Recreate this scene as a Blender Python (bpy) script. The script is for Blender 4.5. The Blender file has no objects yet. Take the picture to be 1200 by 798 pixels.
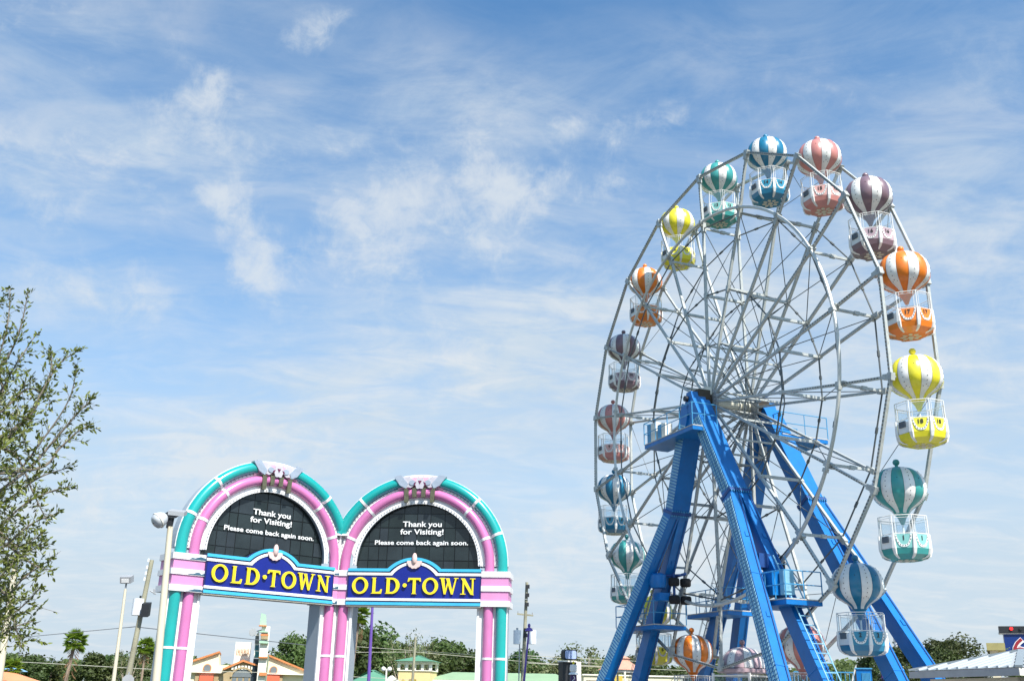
import bpy, math, random
from mathutils import Vector, Matrix
random.seed(7)
scene = bpy.context.scene
col = scene.collection
V = Vector
PI = math.pi
rad = math.radians

# ------------------------------------------------------------------ camera
FPX = 1180.216
PITCH, ROLL = 0.3466588, 0.0222799
EYE = V((0, 0, 1.6))
Fw = V((0, math.cos(PITCH), math.sin(PITCH)))
Up0 = V((0, -math.sin(PITCH), math.cos(PITCH)))
Rt0 = V((1, 0, 0))
Rt = Rt0 * math.cos(ROLL) + Up0 * math.sin(ROLL)
Up = Up0 * math.cos(ROLL) - Rt0 * math.sin(ROLL)
cam = bpy.data.cameras.new('camera')
cam.sensor_width = 36
cam.lens = FPX / 1200 * 36
cam.clip_start = 0.1
cam.clip_end = 6000
co = bpy.data.objects.new('camera', cam)
col.objects.link(co)
m3 = Matrix((Rt, Up, -Fw)).transposed()
co.matrix_world = Matrix.Translation(EYE) @ m3.to_4x4()
scene.camera = co

def ray(px, py):
    return (Fw + Rt * ((px - 600) / FPX) - Up * ((py - 399) / FPX))
def at(px, py, d):
    "point seen at a photograph pixel, at a horizontal distance of d metres"
    r = ray(px, py)
    return EYE + r * (d / math.hypot(r.x, r.y))

# ------------------------------------------------------------------ light
SUN_AZ, SUN_EL = -60.0, 50.0          # direction towards the sun: azimuth from +X, elevation
sdir = V((math.cos(rad(SUN_EL)) * math.cos(rad(SUN_AZ)), math.cos(rad(SUN_EL)) * math.sin(rad(SUN_AZ)), math.sin(rad(SUN_EL))))
sl = bpy.data.lights.new('sun', 'SUN')
sl.energy = 4.7
sl.angle = rad(0.5)
sl.color = (1.0, 0.955, 0.89)
so = bpy.data.objects.new('sun', sl)
so.rotation_euler = (-sdir).to_track_quat('-Z', 'Y').to_euler()
col.objects.link(so)

scene.view_settings.view_transform = 'Standard'
scene.view_settings.look = 'None'
scene.view_settings.exposure = 0.68
scene.view_settings.gamma = 1.0

# ------------------------------------------------------------------ sky
SKY_STRENGTH = 0.105
world = bpy.data.worlds.new('World')
scene.world = world
world.use_nodes = True
wt = world.node_tree
for n in list(wt.nodes):
    wt.nodes.remove(n)
def N(t, **k):
    n = wt.nodes.new(t)
    for a, b in k.items():
        setattr(n, a, b)
    return n
def L(a, b):
    wt.links.new(a, b)
def mathn(op, a, b=None, c=None, clamp=False):
    n = N('ShaderNodeMath', operation=op)
    n.use_clamp = clamp
    for i, x in enumerate((a, b, c)):
        if x is None:
            continue
        if isinstance(x, (int, float)):
            n.inputs[i].default_value = x
        else:
            L(x, n.inputs[i])
    return n.outputs[0]
def maprange(x, a, b, c=0.0, d=1.0, smooth=True):
    n = N('ShaderNodeMapRange')
    n.interpolation_type = 'SMOOTHSTEP' if smooth else 'LINEAR'
    L(x, n.inputs[0])
    for i, v in enumerate((a, b, c, d)):
        n.inputs[i + 1].default_value = v
    return n.outputs[0]
wout = N('ShaderNodeOutputWorld')
bg = N('ShaderNodeBackground')
bg.inputs[1].default_value = SKY_STRENGTH
L(bg.outputs[0], wout.inputs[0])
sky = N('ShaderNodeTexSky', sky_type='NISHITA')
sky.sun_disc = False
sky.sun_elevation = rad(SUN_EL)
sky.sun_rotation = rad(90 - SUN_AZ)
sky.air_density = 1.0
sky.dust_density = 1.2
sky.ozone_density = 1.6
sky.altitude = 20
geo = N('ShaderNodeTexCoord')
sep = N('ShaderNodeSeparateXYZ')
L(geo.outputs['Generated'], sep.inputs[0])
zc = mathn('MAXIMUM', sep.outputs[2], 0.0)
zz = mathn('ADD', zc, 0.16)
comb = N('ShaderNodeCombineXYZ')
L(mathn('DIVIDE', sep.outputs[0], zz), comb.inputs[0])
L(mathn('DIVIDE', sep.outputs[1], zz), comb.inputs[1])
def noise(vec, scale, detail=6, rough=0.55, dist=0.0, off=(0, 0, 0), stretch=(1, 1, 1), rot=0.0):
    mp = N('ShaderNodeMapping')
    mp.inputs['Location'].default_value = off
    mp.inputs['Scale'].default_value = stretch
    mp.inputs['Rotation'].default_value = (0, 0, rot)
    L(vec, mp.inputs[0])
    n = N('ShaderNodeTexNoise')
    n.inputs['Scale'].default_value = scale
    n.inputs['Detail'].default_value = detail
    n.inputs['Roughness'].default_value = rough
    n.inputs['Distortion'].default_value = dist
    L(mp.outputs[0], n.inputs[0])
    return n.outputs[0]
veil_n = noise(comb.outputs[0], 0.75, 7, 0.55, 0.5, (3.1, 1.7, 0), (1.0, 1.35, 1), 0.5)
fine_n = noise(comb.outputs[0], 4.5, 8, 0.62, 0.6, (0.3, 5.2, 0), (1.0, 1.8, 1), -0.35)
puff_n = noise(geo.outputs['Generated'], 13.0, 9, 0.6, 0.35)
low_z = maprange(sep.outputs[2], 0.02, 0.62, 1.0, 0.0, False)
veil = mathn('ADD', maprange(veil_n, 0.38, 0.74), mathn('MULTIPLY', mathn('SUBTRACT', fine_n, 0.46), 1.3))
veil = mathn('MULTIPLY', veil, mathn('ADD', 0.16, mathn('MULTIPLY', low_z, 0.42)), clamp=True)
horizon = mathn('ADD', maprange(sep.outputs[2], 0.10, 0.47, 0.80, 0.0), maprange(sep.outputs[2], 0.0, 0.30, 0.20, 0.0, False))
broad = None
for px, py, rx, ry, tilt, wgt in ((960, 330, .28, .13, .25, .42), (700, 400, .30, .08, .2, .45), (1150, 150, .20, .09, .35, .22), (80, 200, .16, .045, .3, .42), (50, 40, .14, .05, .3, .38), (330, 170, .22, .05, .1, .38),
                              (620, 290, .11, .08, .5, .26), (470, 250, .11, .07, .5, .24), (470, 450, .25, .06, .1, .35), (1100, 480, .18, .07, .2, .45), (90, 345, .09, .035, .1, .45), (480, 70, .16, .04, -.4, .25), (840, 60, .22, .04, .15, .25), (340, 520, .16, .05, .0, .5)):
    c = ray(px, py).normalized()
    hx = Rt * math.cos(tilt) + Up * math.sin(tilt); hy = Up * math.cos(tilt) - Rt * math.sin(tilt)
    d1 = N('ShaderNodeVectorMath', operation='SUBTRACT'); L(geo.outputs['Generated'], d1.inputs[0]); d1.inputs[1].default_value = c
    dx = N('ShaderNodeVectorMath', operation='DOT_PRODUCT'); L(d1.outputs[0], dx.inputs[0]); dx.inputs[1].default_value = hx / rx
    dy = N('ShaderNodeVectorMath', operation='DOT_PRODUCT'); L(d1.outputs[0], dy.inputs[0]); dy.inputs[1].default_value = hy / ry
    r2 = mathn('ADD', mathn('MULTIPLY', dx.outputs['Value'], dx.outputs['Value']), mathn('MULTIPLY', dy.outputs['Value'], dy.outputs['Value']))
    w = mathn('MULTIPLY', mathn('EXPONENT', mathn('MULTIPLY', r2, -0.9)), wgt)
    broad = w if broad is None else mathn('ADD', broad, w)
streak = noise(geo.outputs['Generated'], 9.0, 9, 0.66, 0.8, (2, 7, 1), (0.6, 0.6, 2.2))
broad = mathn('MULTIPLY', broad, maprange(mathn('ADD', mathn('MULTIPLY', streak, .6), mathn('MULTIPLY', fine_n, .4)), 0.33, 0.66, 0.25, 1.25))
# individual small clouds: pixel centre, radii in radians across and up, tilt, weight
blobs = [(578, 238, .055, .050, 0.0, .75), (566, 170, .022, .050, -.3, .45), (452, 238, .075, .062, .2, .62), (420, 285, .050, .030, .6, .45), (300, 285, .018, .040, .5, .85), (288, 322, .030, .018, -.5, .7),
         (252, 112, .024, .018, .3, .85), (196, 128, .022, .016, .3, .55), (255, 229, .020, .012, .1, .85), (222, 162, .040, .014, .2, .6), (62, 250, .016, .016, 0, .55), (90, 200, .110, .035, -.25, .45),
         (662, 151, .020, .012, 0, .55), (742, 153, .034, .016, -.1, .55), (790, 138, .014, .012, 0, .45), (360, 45, .020, .014, .2, .6), (395, 22, .016, .012, .2, .5), (30, 15, .14, .05, 0, .35),
         (340, 185, .05, .02, 0, .4), (700, 218, .08, .022, .1, .35), (90, 350, .080, .035, .1, .55), (320, 520, .120, .035, .05, .62), (150, 580, .100, .035, 0, .62), (560, 400, .18, .05, 0, .30),
         (600, 650, .20, .04, 0, .35), (960, 120, .20, .04, .2, .2), (1150, 420, .12, .06, .2, .3), (1120, 250, .20, .08, .1, .2), (860, 640, .20, .05, 0, .3)]
tot = None
for px, py, rx, ry, tilt, wgt in blobs:
    c = ray(px, py).normalized()
    hx = Rt * math.cos(tilt) + Up * math.sin(tilt)
    hy = Up * math.cos(tilt) - Rt * math.sin(tilt)
    d1 = N('ShaderNodeVectorMath', operation='SUBTRACT'); L(geo.outputs['Generated'], d1.inputs[0]); d1.inputs[1].default_value = c
    dx = N('ShaderNodeVectorMath', operation='DOT_PRODUCT'); L(d1.outputs[0], dx.inputs[0]); dx.inputs[1].default_value = hx / rx
    dy = N('ShaderNodeVectorMath', operation='DOT_PRODUCT'); L(d1.outputs[0], dy.inputs[0]); dy.inputs[1].default_value = hy / ry
    r2 = mathn('ADD', mathn('MULTIPLY', dx.outputs['Value'], dx.outputs['Value']), mathn('MULTIPLY', dy.outputs['Value'], dy.outputs['Value']))
    w = mathn('MULTIPLY', mathn('EXPONENT', mathn('MULTIPLY', r2, -0.8)), wgt)
    tot = w if tot is None else mathn('ADD', tot, w)
puff2 = noise(geo.outputs['Generated'], 34.0, 8, 0.68, 0.5, (4, 1, 2))
pmix = mathn('ADD', mathn('MULTIPLY', puff_n, 0.62), mathn('MULTIPLY', puff2, 0.38))
pf = maprange(mathn('ADD', mathn('ADD', mathn('MULTIPLY', mathn('SUBTRACT', pmix, 0.5), 1.7), 0.5), mathn('MULTIPLY', tot, 0.30)), 0.52, 1.02)
pf = mathn('MULTIPLY', pf, mathn('MINIMUM', mathn('MULTIPLY', tot, 2.2), 0.80))
cov = mathn('SUBTRACT', 1.0, mathn('MULTIPLY', mathn('MULTIPLY', mathn('SUBTRACT', 1.0, mathn('MINIMUM', veil, 1.0)), mathn('SUBTRACT', 1.0, pf)), mathn('SUBTRACT', 1.0, mathn('MINIMUM', broad, 0.85))))
hz = mathn('SUBTRACT', 1.0, mathn('MULTIPLY', mathn('SUBTRACT', 1.0, cov), mathn('SUBTRACT', 1.0, horizon)), clamp=True)
cloudcol = N('ShaderNodeMix', data_type='RGBA')
cloudcol.inputs['A'].default_value = (3.7, 4.35, 4.95, 1)
cloudcol.inputs['B'].default_value = (4.45, 4.8, 5.1, 1)
L(mathn('MINIMUM', mathn('ADD', mathn('MULTIPLY', pf, 1.4), maprange(fine_n, 0.40, 0.75)), 1.0), cloudcol.inputs['Factor'])
mixs = N('ShaderNodeMix', data_type='RGBA')
L(hz, mixs.inputs['Factor'])
skyg = N('ShaderNodeMix', data_type='RGBA', blend_type='MULTIPLY')
skyg.inputs['Factor'].default_value = 1.0
L(sky.outputs[0], skyg.inputs['A'])
skyg.inputs['B'].default_value = (0.74, 1.14, 1.32, 1)
L(skyg.outputs['Result'], mixs.inputs['A'])
L(cloudcol.outputs['Result'], mixs.inputs['B'])
L(mixs.outputs['Result'], bg.inputs[0])

# ------------------------------------------------------------------ materials
def lin(c):
    return tuple(((x / 255) / 12.92 if x / 255 <= 0.04045 else ((x / 255 + 0.055) / 1.055) ** 2.4) for x in c)
MATS = {}
def mat(name, rgb, rough=0.5, metal=0.0, var=0.10, scale=3.0, bump=0.0, bscale=40.0, dirt=0.0, transl=0.0, coat=0.0, obj_rand=0.0):
    if name in MATS:
        return MATS[name]
    m = bpy.data.materials.new(name)
    m.use_nodes = True
    nt = m.node_tree
    b = nt.nodes['Principled BSDF']
    tc = nt.nodes.new('ShaderNodeTexCoord')
    n1 = nt.nodes.new('ShaderNodeTexNoise')
    n1.inputs['Scale'].default_value = scale
    n1.inputs['Detail'].default_value = 6
    n1.inputs['Roughness'].default_value = 0.62
    nt.links.new(tc.outputs['Object'], n1.inputs[0])
    mr = nt.nodes.new('ShaderNodeMapRange')
    mr.inputs[1].default_value = 0.25; mr.inputs[2].default_value = 0.75
    mr.inputs[3].default_value = 1 - var; mr.inputs[4].default_value = 1 + var
    nt.links.new(n1.outputs[0], mr.inputs[0])
    mx = nt.nodes.new('ShaderNodeMix'); mx.data_type = 'RGBA'; mx.blend_type = 'MULTIPLY'
    mx.inputs['Factor'].default_value = 1
    mx.inputs['A'].default_value = (*rgb, 1)
    nt.links.new(mr.outputs[0], mx.inputs['B'])
    out = mx.outputs['Result']
    if obj_rand:
        oi = nt.nodes.new('ShaderNodeObjectInfo')
        hs = nt.nodes.new('ShaderNodeHueSaturation')
        r1 = nt.nodes.new('ShaderNodeMapRange'); r1.inputs[3].default_value = 0.5 - obj_rand * 0.06; r1.inputs[4].default_value = 0.5 + obj_rand * 0.04
        r2 = nt.nodes.new('ShaderNodeMapRange'); r2.inputs[3].default_value = 1 - obj_rand * 0.35; r2.inputs[4].default_value = 1 + obj_rand * 0.4
        nt.links.new(oi.outputs['Random'], r1.inputs[0]); nt.links.new(oi.outputs['Random'], r2.inputs[0])
        nt.links.new(r1.outputs[0], hs.inputs['Hue']); nt.links.new(r2.outputs[0], hs.inputs['Value'])
        nt.links.new(out, hs.inputs['Color']); out = hs.outputs[0]
    if dirt:
        n2 = nt.nodes.new('ShaderNodeTexNoise')
        n2.inputs['Scale'].default_value = scale * 2.3
        n2.inputs['Detail'].default_value = 9
        mp = nt.nodes.new('ShaderNodeMapping'); mp.inputs['Scale'].default_value = (3, 3, 0.5)
        nt.links.new(tc.outputs['Object'], mp.inputs[0]); nt.links.new(mp.outputs[0], n2.inputs[0])
        cr = nt.nodes.new('ShaderNodeMapRange'); cr.inputs[1].default_value = 0.56; cr.inputs[2].default_value = 0.74
        cr.inputs[3].default_value = 0; cr.inputs[4].default_value = dirt
        nt.links.new(n2.outputs[0], cr.inputs[0])
        m2 = nt.nodes.new('ShaderNodeMix'); m2.data_type = 'RGBA'
        nt.links.new(cr.outputs[0], m2.inputs['Factor']); nt.links.new(out, m2.inputs['A'])
        m2.inputs['B'].default_value = (0.09, 0.075, 0.055, 1)
        out = m2.outputs['Result']
    nt.links.new(out, b.inputs['Base Color'])
    b.inputs['Roughness'].default_value = rough
    b.inputs['Metallic'].default_value = metal
    if coat:
        b.inputs['Coat Weight'].default_value = coat
        b.inputs['Coat Roughness'].default_value = 0.12
    if bump:
        n3 = nt.nodes.new('ShaderNodeTexNoise'); n3.inputs['Scale'].default_value = bscale; n3.inputs['Detail'].default_value = 5
        nt.links.new(tc.outputs['Object'], n3.inputs[0])
        bp = nt.nodes.new('ShaderNodeBump'); bp.inputs['Strength'].default_value = bump; bp.inputs['Distance'].default_value = 0.02
        nt.links.new(n3.outputs[0], bp.inputs['Height']); nt.links.new(bp.outputs[0], b.inputs['Normal'])
    if transl:
        tr = nt.nodes.new('ShaderNodeBsdfTranslucent'); nt.links.new(out, tr.inputs[0])
        ms = nt.nodes.new('ShaderNodeMixShader'); ms.inputs[0].default_value = transl
        nt.links.new(b.outputs[0], ms.inputs[1]); nt.links.new(tr.outputs[0], ms.inputs[2])
        nt.links.new(ms.outputs[0], nt.nodes['Material Output'].inputs[0])
    MATS[name] = m
    return m
def glass(name, tint=(0.9, 0.96, 1.0), alpha=0.93, rough=0.08, fog=(0.6, 0.66, 0.7)):
    if name in MATS:
        return MATS[name]
    m = bpy.data.materials.new(name); m.use_nodes = True
    nt = m.node_tree; b = nt.nodes['Principled BSDF']
    b.inputs['Base Color'].default_value = (*fog, 1); b.inputs['Roughness'].default_value = rough
    tr = nt.nodes.new('ShaderNodeBsdfTransparent'); tr.inputs[0].default_value = (*tint, 1)
    ms = nt.nodes.new('ShaderNodeMixShader'); ms.inputs[0].default_value = alpha
    nt.links.new(b.outputs[0], ms.inputs[1]); nt.links.new(tr.outputs[0], ms.inputs[2])
    nt.links.new(ms.outputs[0], nt.nodes['Material Output'].inputs[0])
    MATS[name] = m
    return m

M_white = mat('white_paint', (0.80, 0.80, 0.78), 0.4, var=0.05, dirt=0.12)
M_cream = mat('cream_paint', (0.74, 0.71, 0.62), 0.5, var=0.06, dirt=0.15)
M_steel = mat('wheel_steel', (0.44, 0.46, 0.44), 0.45, 0.12, var=0.18, scale=5, dirt=0.55)
M_rod = mat('rod_steel', (0.10, 0.115, 0.12), 0.5, 0.1, var=0.2, scale=6)
M_cable = mat('cable_steel', (0.16, 0.18, 0.19), 0.5, 0.3)
M_blue = mat('tower_blue', (0.001, 0.145, 0.44), 0.38, var=0.18, scale=1.5, dirt=0.12, bump=0.04, bscale=9)
M_blue.node_tree.nodes['Principled BSDF'].inputs['Specular IOR Level'].default_value = 0.5
M_slat = mat('tower_slat', (0.20, 0.42, 0.55), 0.5, var=0.2, scale=4)
M_bluedk = mat('tower_flange', (0.010, 0.06, 0.22), 0.5, var=0.2)
M_rail = mat('rail_blue', (0.06, 0.28, 0.50), 0.45, var=0.1)
M_grey = mat('grey_metal', (0.36, 0.37, 0.38), 0.55, 0.2, var=0.12)
M_dark = mat('dark_metal', (0.02, 0.022, 0.025), 0.5, 0.2)
M_rubber = mat('black_rubber', (0.012, 0.012, 0.013), 0.8)
M_bulb = mat('bulb_glass', (0.06, 0.055, 0.05), 0.25)
M_strip = mat('strip_bulb', (0.12, 0.12, 0.11), 0.35)
M_bulbw = mat('bulb_white', (0.75, 0.75, 0.70), 0.3)
M_pane = glass('cabin_pane')

# ------------------------------------------------------------------ mesh helpers
class MB:
    def __init__(s):
        s.v = []; s.f = []; s.sm = []
    def add(s, vs, fs, smooth=False):
        o = len(s.v)
        s.v += [V(x) for x in vs]
        s.f += [tuple(i + o for i in f) for f in fs]
        s.sm += [smooth] * len(fs)
        return s
    def obox(s, c, a, b, d):
        "box from its centre and three half-axis vectors"
        c, a, b, d = V(c), V(a), V(b), V(d)
        vs = [c + a * i + b * j + d * k for i in (-1, 1) for j in (-1, 1) for k in (-1, 1)]
        return s.add(vs, [(0, 1, 3, 2), (4, 6, 7, 5), (0, 4, 5, 1), (2, 3, 7, 6), (0, 2, 6, 4), (1, 5, 7, 3)])
    def box(s, lo, hi):
        lo, hi = V(lo), V(hi)
        c = (lo + hi) / 2; h = (hi - lo) / 2
        return s.obox(c, (h.x, 0, 0), (0, h.y, 0), (0, 0, h.z))
    def beam(s, p0, p1, side, ws, wt):
        "square beam from p0 to p1; ws is its width along side, wt across"
        p0, p1 = V(p0), V(p1)
        d = (p1 - p0); l = d.length; d = d / l
        a = V(side) - d * d.dot(V(side)); a.normalize()
        b = d.cross(a)
        return s.obox((p0 + p1) / 2, d * (l / 2), a * (ws / 2), b * (wt / 2))
    def tube(s, p0, p1, r, n=8, r1=None, caps=True):
        p0, p1 = V(p0), V(p1)
        r1 = r if r1 is None else r1
        d = (p1 - p0).normalized()
        a = d.orthogonal().normalized(); b = d.cross(a)
        vs = []
        for p, q in ((p0, r), (p1, r1)):
            for i in range(n):
                t = 2 * PI * i / n
                vs.append(p + a * (q * math.cos(t)) + b * (q * math.sin(t)))
        s.add(vs, [(i, (i + 1) % n, n + (i + 1) % n, n + i) for i in range(n)], True)
        if caps:
            o = len(s.v) - 2 * n
            s.f.append(tuple(o + i for i in reversed(range(n)))); s.sm.append(False)
            s.f.append(tuple(o + n + i for i in range(n))); s.sm.append(False)
        return s
    def path(s, pts, r, n=6, closed=False, radii=None):
        pts = [V(p) for p in pts]; m = len(pts)
        prev = None; vs = []
        for i, p in enumerate(pts):
            if closed:
                d = pts[(i + 1) % m] - pts[i - 1]
            else:
                d = pts[min(i + 1, m - 1)] - pts[max(i - 1, 0)]
            d.normalize()
            a = d.orthogonal() if prev is None else prev - d * prev.dot(d)
            a.normalize(); prev = a; b = d.cross(a)
            q = radii[i] if radii else r
            for k in range(n):
                t = 2 * PI * k / n
                vs.append(p + a * (q * math.cos(t)) + b * (q * math.sin(t)))
        fs = []
        for i in range(m if closed else m - 1):
            j = (i + 1) % m
            for k in range(n):
                l = (k + 1) % n
                fs.append((i * n + k, i * n + l, j * n + l, j * n + k))
        s.add(vs, fs, True)
        if not closed:
            o = len(s.v) - m * n
            s.f.append(tuple(o + i for i in reversed(range(n)))); s.sm.append(False)
            s.f.append(tuple(o + (m - 1) * n + i for i in range(n))); s.sm.append(False)
        return s
    def lathe(s, prof, a0=0, a1=2 * PI, n=24, c=(0, 0, 0), bulge=0.0, thick=0.0):
        c = V(c); vs = []; full = abs(a1 - a0 - 2 * PI) < 1e-6
        m = n if full else n + 1
        for r, z in prof:
            for i in range(m):
                t = a0 + (a1 - a0) * i / n
                k = 1 + bulge * math.sin(PI * i / n) if not full else 1
                vs.append(c + V((r * k * math.cos(t), r * k * math.sin(t), z)))
        fs = []
        for j in range(len(prof) - 1):
            for i in range(n):
                i2 = (i + 1) % m
                fs.append((j * m + i, j * m + i2, (j + 1) * m + i2, (j + 1) * m + i))
        return s.add(vs, fs, True)
    def prism(s, poly, o, u, w, d):
        "polygon (list of 2-D points) in the frame o,u,w extruded by the vector d"
        o, u, w, d = V(o), V(u), V(w), V(d)
        n = len(poly)
        a = [o + u * p[0] + w * p[1] for p in poly]
        b = [x + d for x in a]
        return s.add(a + b, [tuple(range(n)), tuple(reversed(range(n, 2 * n)))] + [(i, n + i, n + (i + 1) % n, (i + 1) % n) for i in range(n)])
    def strip(s, outer, inner, o, u, w, d):
        "flat ring between two equal-length open polylines, extruded by d"
        o, u, w, d = V(o), V(u), V(w), V(d)
        n = len(outer)
        P = lambda p: o + u * p[0] + w * p[1]
        vs = [P(p) for p in outer] + [P(p) for p in inner]
        vs += [x + d for x in vs]
        fs = []
        for i in range(n - 1):
            fs += [(i, i + 1, n + i + 1, n + i), (2 * n + i, 3 * n + i, 3 * n + i + 1, 2 * n + i + 1),
                   (i, 2 * n + i, 2 * n + i + 1, i + 1), (n + i, n + i + 1, 3 * n + i + 1, 3 * n + i)]
        fs += [(0, n, 3 * n, 2 * n), (n - 1, 3 * n - 1, 4 * n - 1, 2 * n - 1)]
        return s.add(vs, fs)
    def sphere(s, c, r, n=8, m=6, sz=1.0):
        c = V(c)
        return s.lathe([(r * math.sin(PI * j / m) + 1e-5, r * sz * -math.cos(PI * j / m)) for j in range(m + 1)], n=n, c=c)
    def mesh(s, name, material, off=(0, 0, 0)):
        me = bpy.data.meshes.new(name)
        off = V(off)
        me.from_pydata([tuple(x - off) for x in s.v], [], s.f)
        me.polygons.foreach_set('use_smooth', s.sm)
        if material:
            me.materials.append(material)
        me.update()
        if any(s.sm):
            me.set_sharp_from_angle(angle=rad(42))
        return me
    def build(s, name, material, parent=None, **kw):
        off = origin(parent)
        o = bpy.data.objects.new(name, s.mesh(name, material, off))
        col.objects.link(o)
        o.parent = parent
        for k, v in kw.items():
            o[k] = v
        return o
def origin(o):
    p = V((0, 0, 0))
    while o is not None:
        p = p + o.location
        o = o.parent
    return p
def thing(name, loc, label, cat, group=None, rotz=0.0):
    o = bpy.data.objects.new(name, None)
    o.empty_display_size = 0.3
    col.objects.link(o)
    o.location = loc
    o.rotation_euler = (0, 0, rotz)
    o['label'] = label; o['category'] = cat
    if group:
        o['group'] = group
    return o
def tag(o, label, cat, group=None):
    o['label'] = label; o['category'] = cat
    if group:
        o['group'] = group
    return o
def copy_tree(o, parent=None):
    c = o.copy(); col.objects.link(c); c.parent = parent
    for ch in list(o.children):
        copy_tree(ch, c)
    return c
_font_cache = {}
def text_mesh(body, size=1.0, extrude=0.02, offset=0.0, spacing=1.0):
    key = (body, size, extrude, offset, spacing)
    if key in _font_cache:
        return _font_cache[key]
    cu = bpy.data.curves.new('lettering', 'FONT')
    cu.body = body; cu.size = size; cu.extrude = extrude; cu.offset = offset
    cu.space_character = spacing; cu.align_x = 'CENTER'; cu.resolution_u = 3
    o = bpy.data.objects.new('lettering', cu)
    col.objects.link(o)
    dg = bpy.context.evaluated_depsgraph_get()
    me = bpy.data.meshes.new_from_object(o.evaluated_get(dg))
    col.objects.unlink(o); bpy.data.objects.remove(o)
    _font_cache[key] = me
    return me
def text_in(body, o, u, w, width=None, height=None, depth=0.03, offset=0.0, spacing=1.0):
    "lettering as an MB: centred on o, running along u, standing along w"
    me = text_mesh(body, 1.0, 0.5, offset, spacing)
    xs = [v.co.x for v in me.vertices]; ys = [v.co.y for v in me.vertices]
    x0, x1, y0, y1 = min(xs), max(xs), min(ys), max(ys)
    sx = width / (x1 - x0) if width else height / (y1 - y0)
    sy = height / (y1 - y0) if height else sx
    if not width:
        sx = sy
    u, w, o = V(u), V(w), V(o)
    nn = u.cross(w).normalized()
    b = MB()
    b.add([o + u * ((v.co.x - (x0 + x1) / 2) * sx) + w * ((v.co.y - (y0 + y1) / 2) * sy) + nn * (v.co.z * depth) for v in me.vertices],
          [tuple(p.vertices) for p in me.polygons])
    return b

# ------------------------------------------------------------------ ground
g = MB(); g.add([(-1500, -400, 0), (1500, -400, 0), (1500, 3000, 0), (-1500, 3000, 0)], [(0, 1, 2, 3)])
o = g.build('ground', mat('grass_ground', (0.07, 0.10, 0.03), 0.95, var=0.35, scale=0.3, bump=0.3, bscale=8)); o['kind'] = 'structure'
g = MB(); g.add([(-40, -30, .004), (60, -30, .004), (60, 70, .004), (-40, 70, .004)], [(0, 1, 2, 3)])
o = g.build('parking_lot', mat('asphalt', (0.055, 0.055, 0.058), 0.9, var=0.25, scale=0.8, bump=0.4, bscale=30)); o['kind'] = 'structure'
g = MB(); g.add([(0, 24, .008), (34, 24, .008), (34, 62, .008), (0, 62, .008)], [(0, 1, 2, 3)])
o = g.build('plaza_paving', mat('concrete_paving', (0.33, 0.31, 0.28), 0.85, var=0.12, scale=0.7, bump=0.3)); o['kind'] = 'structure'

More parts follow.
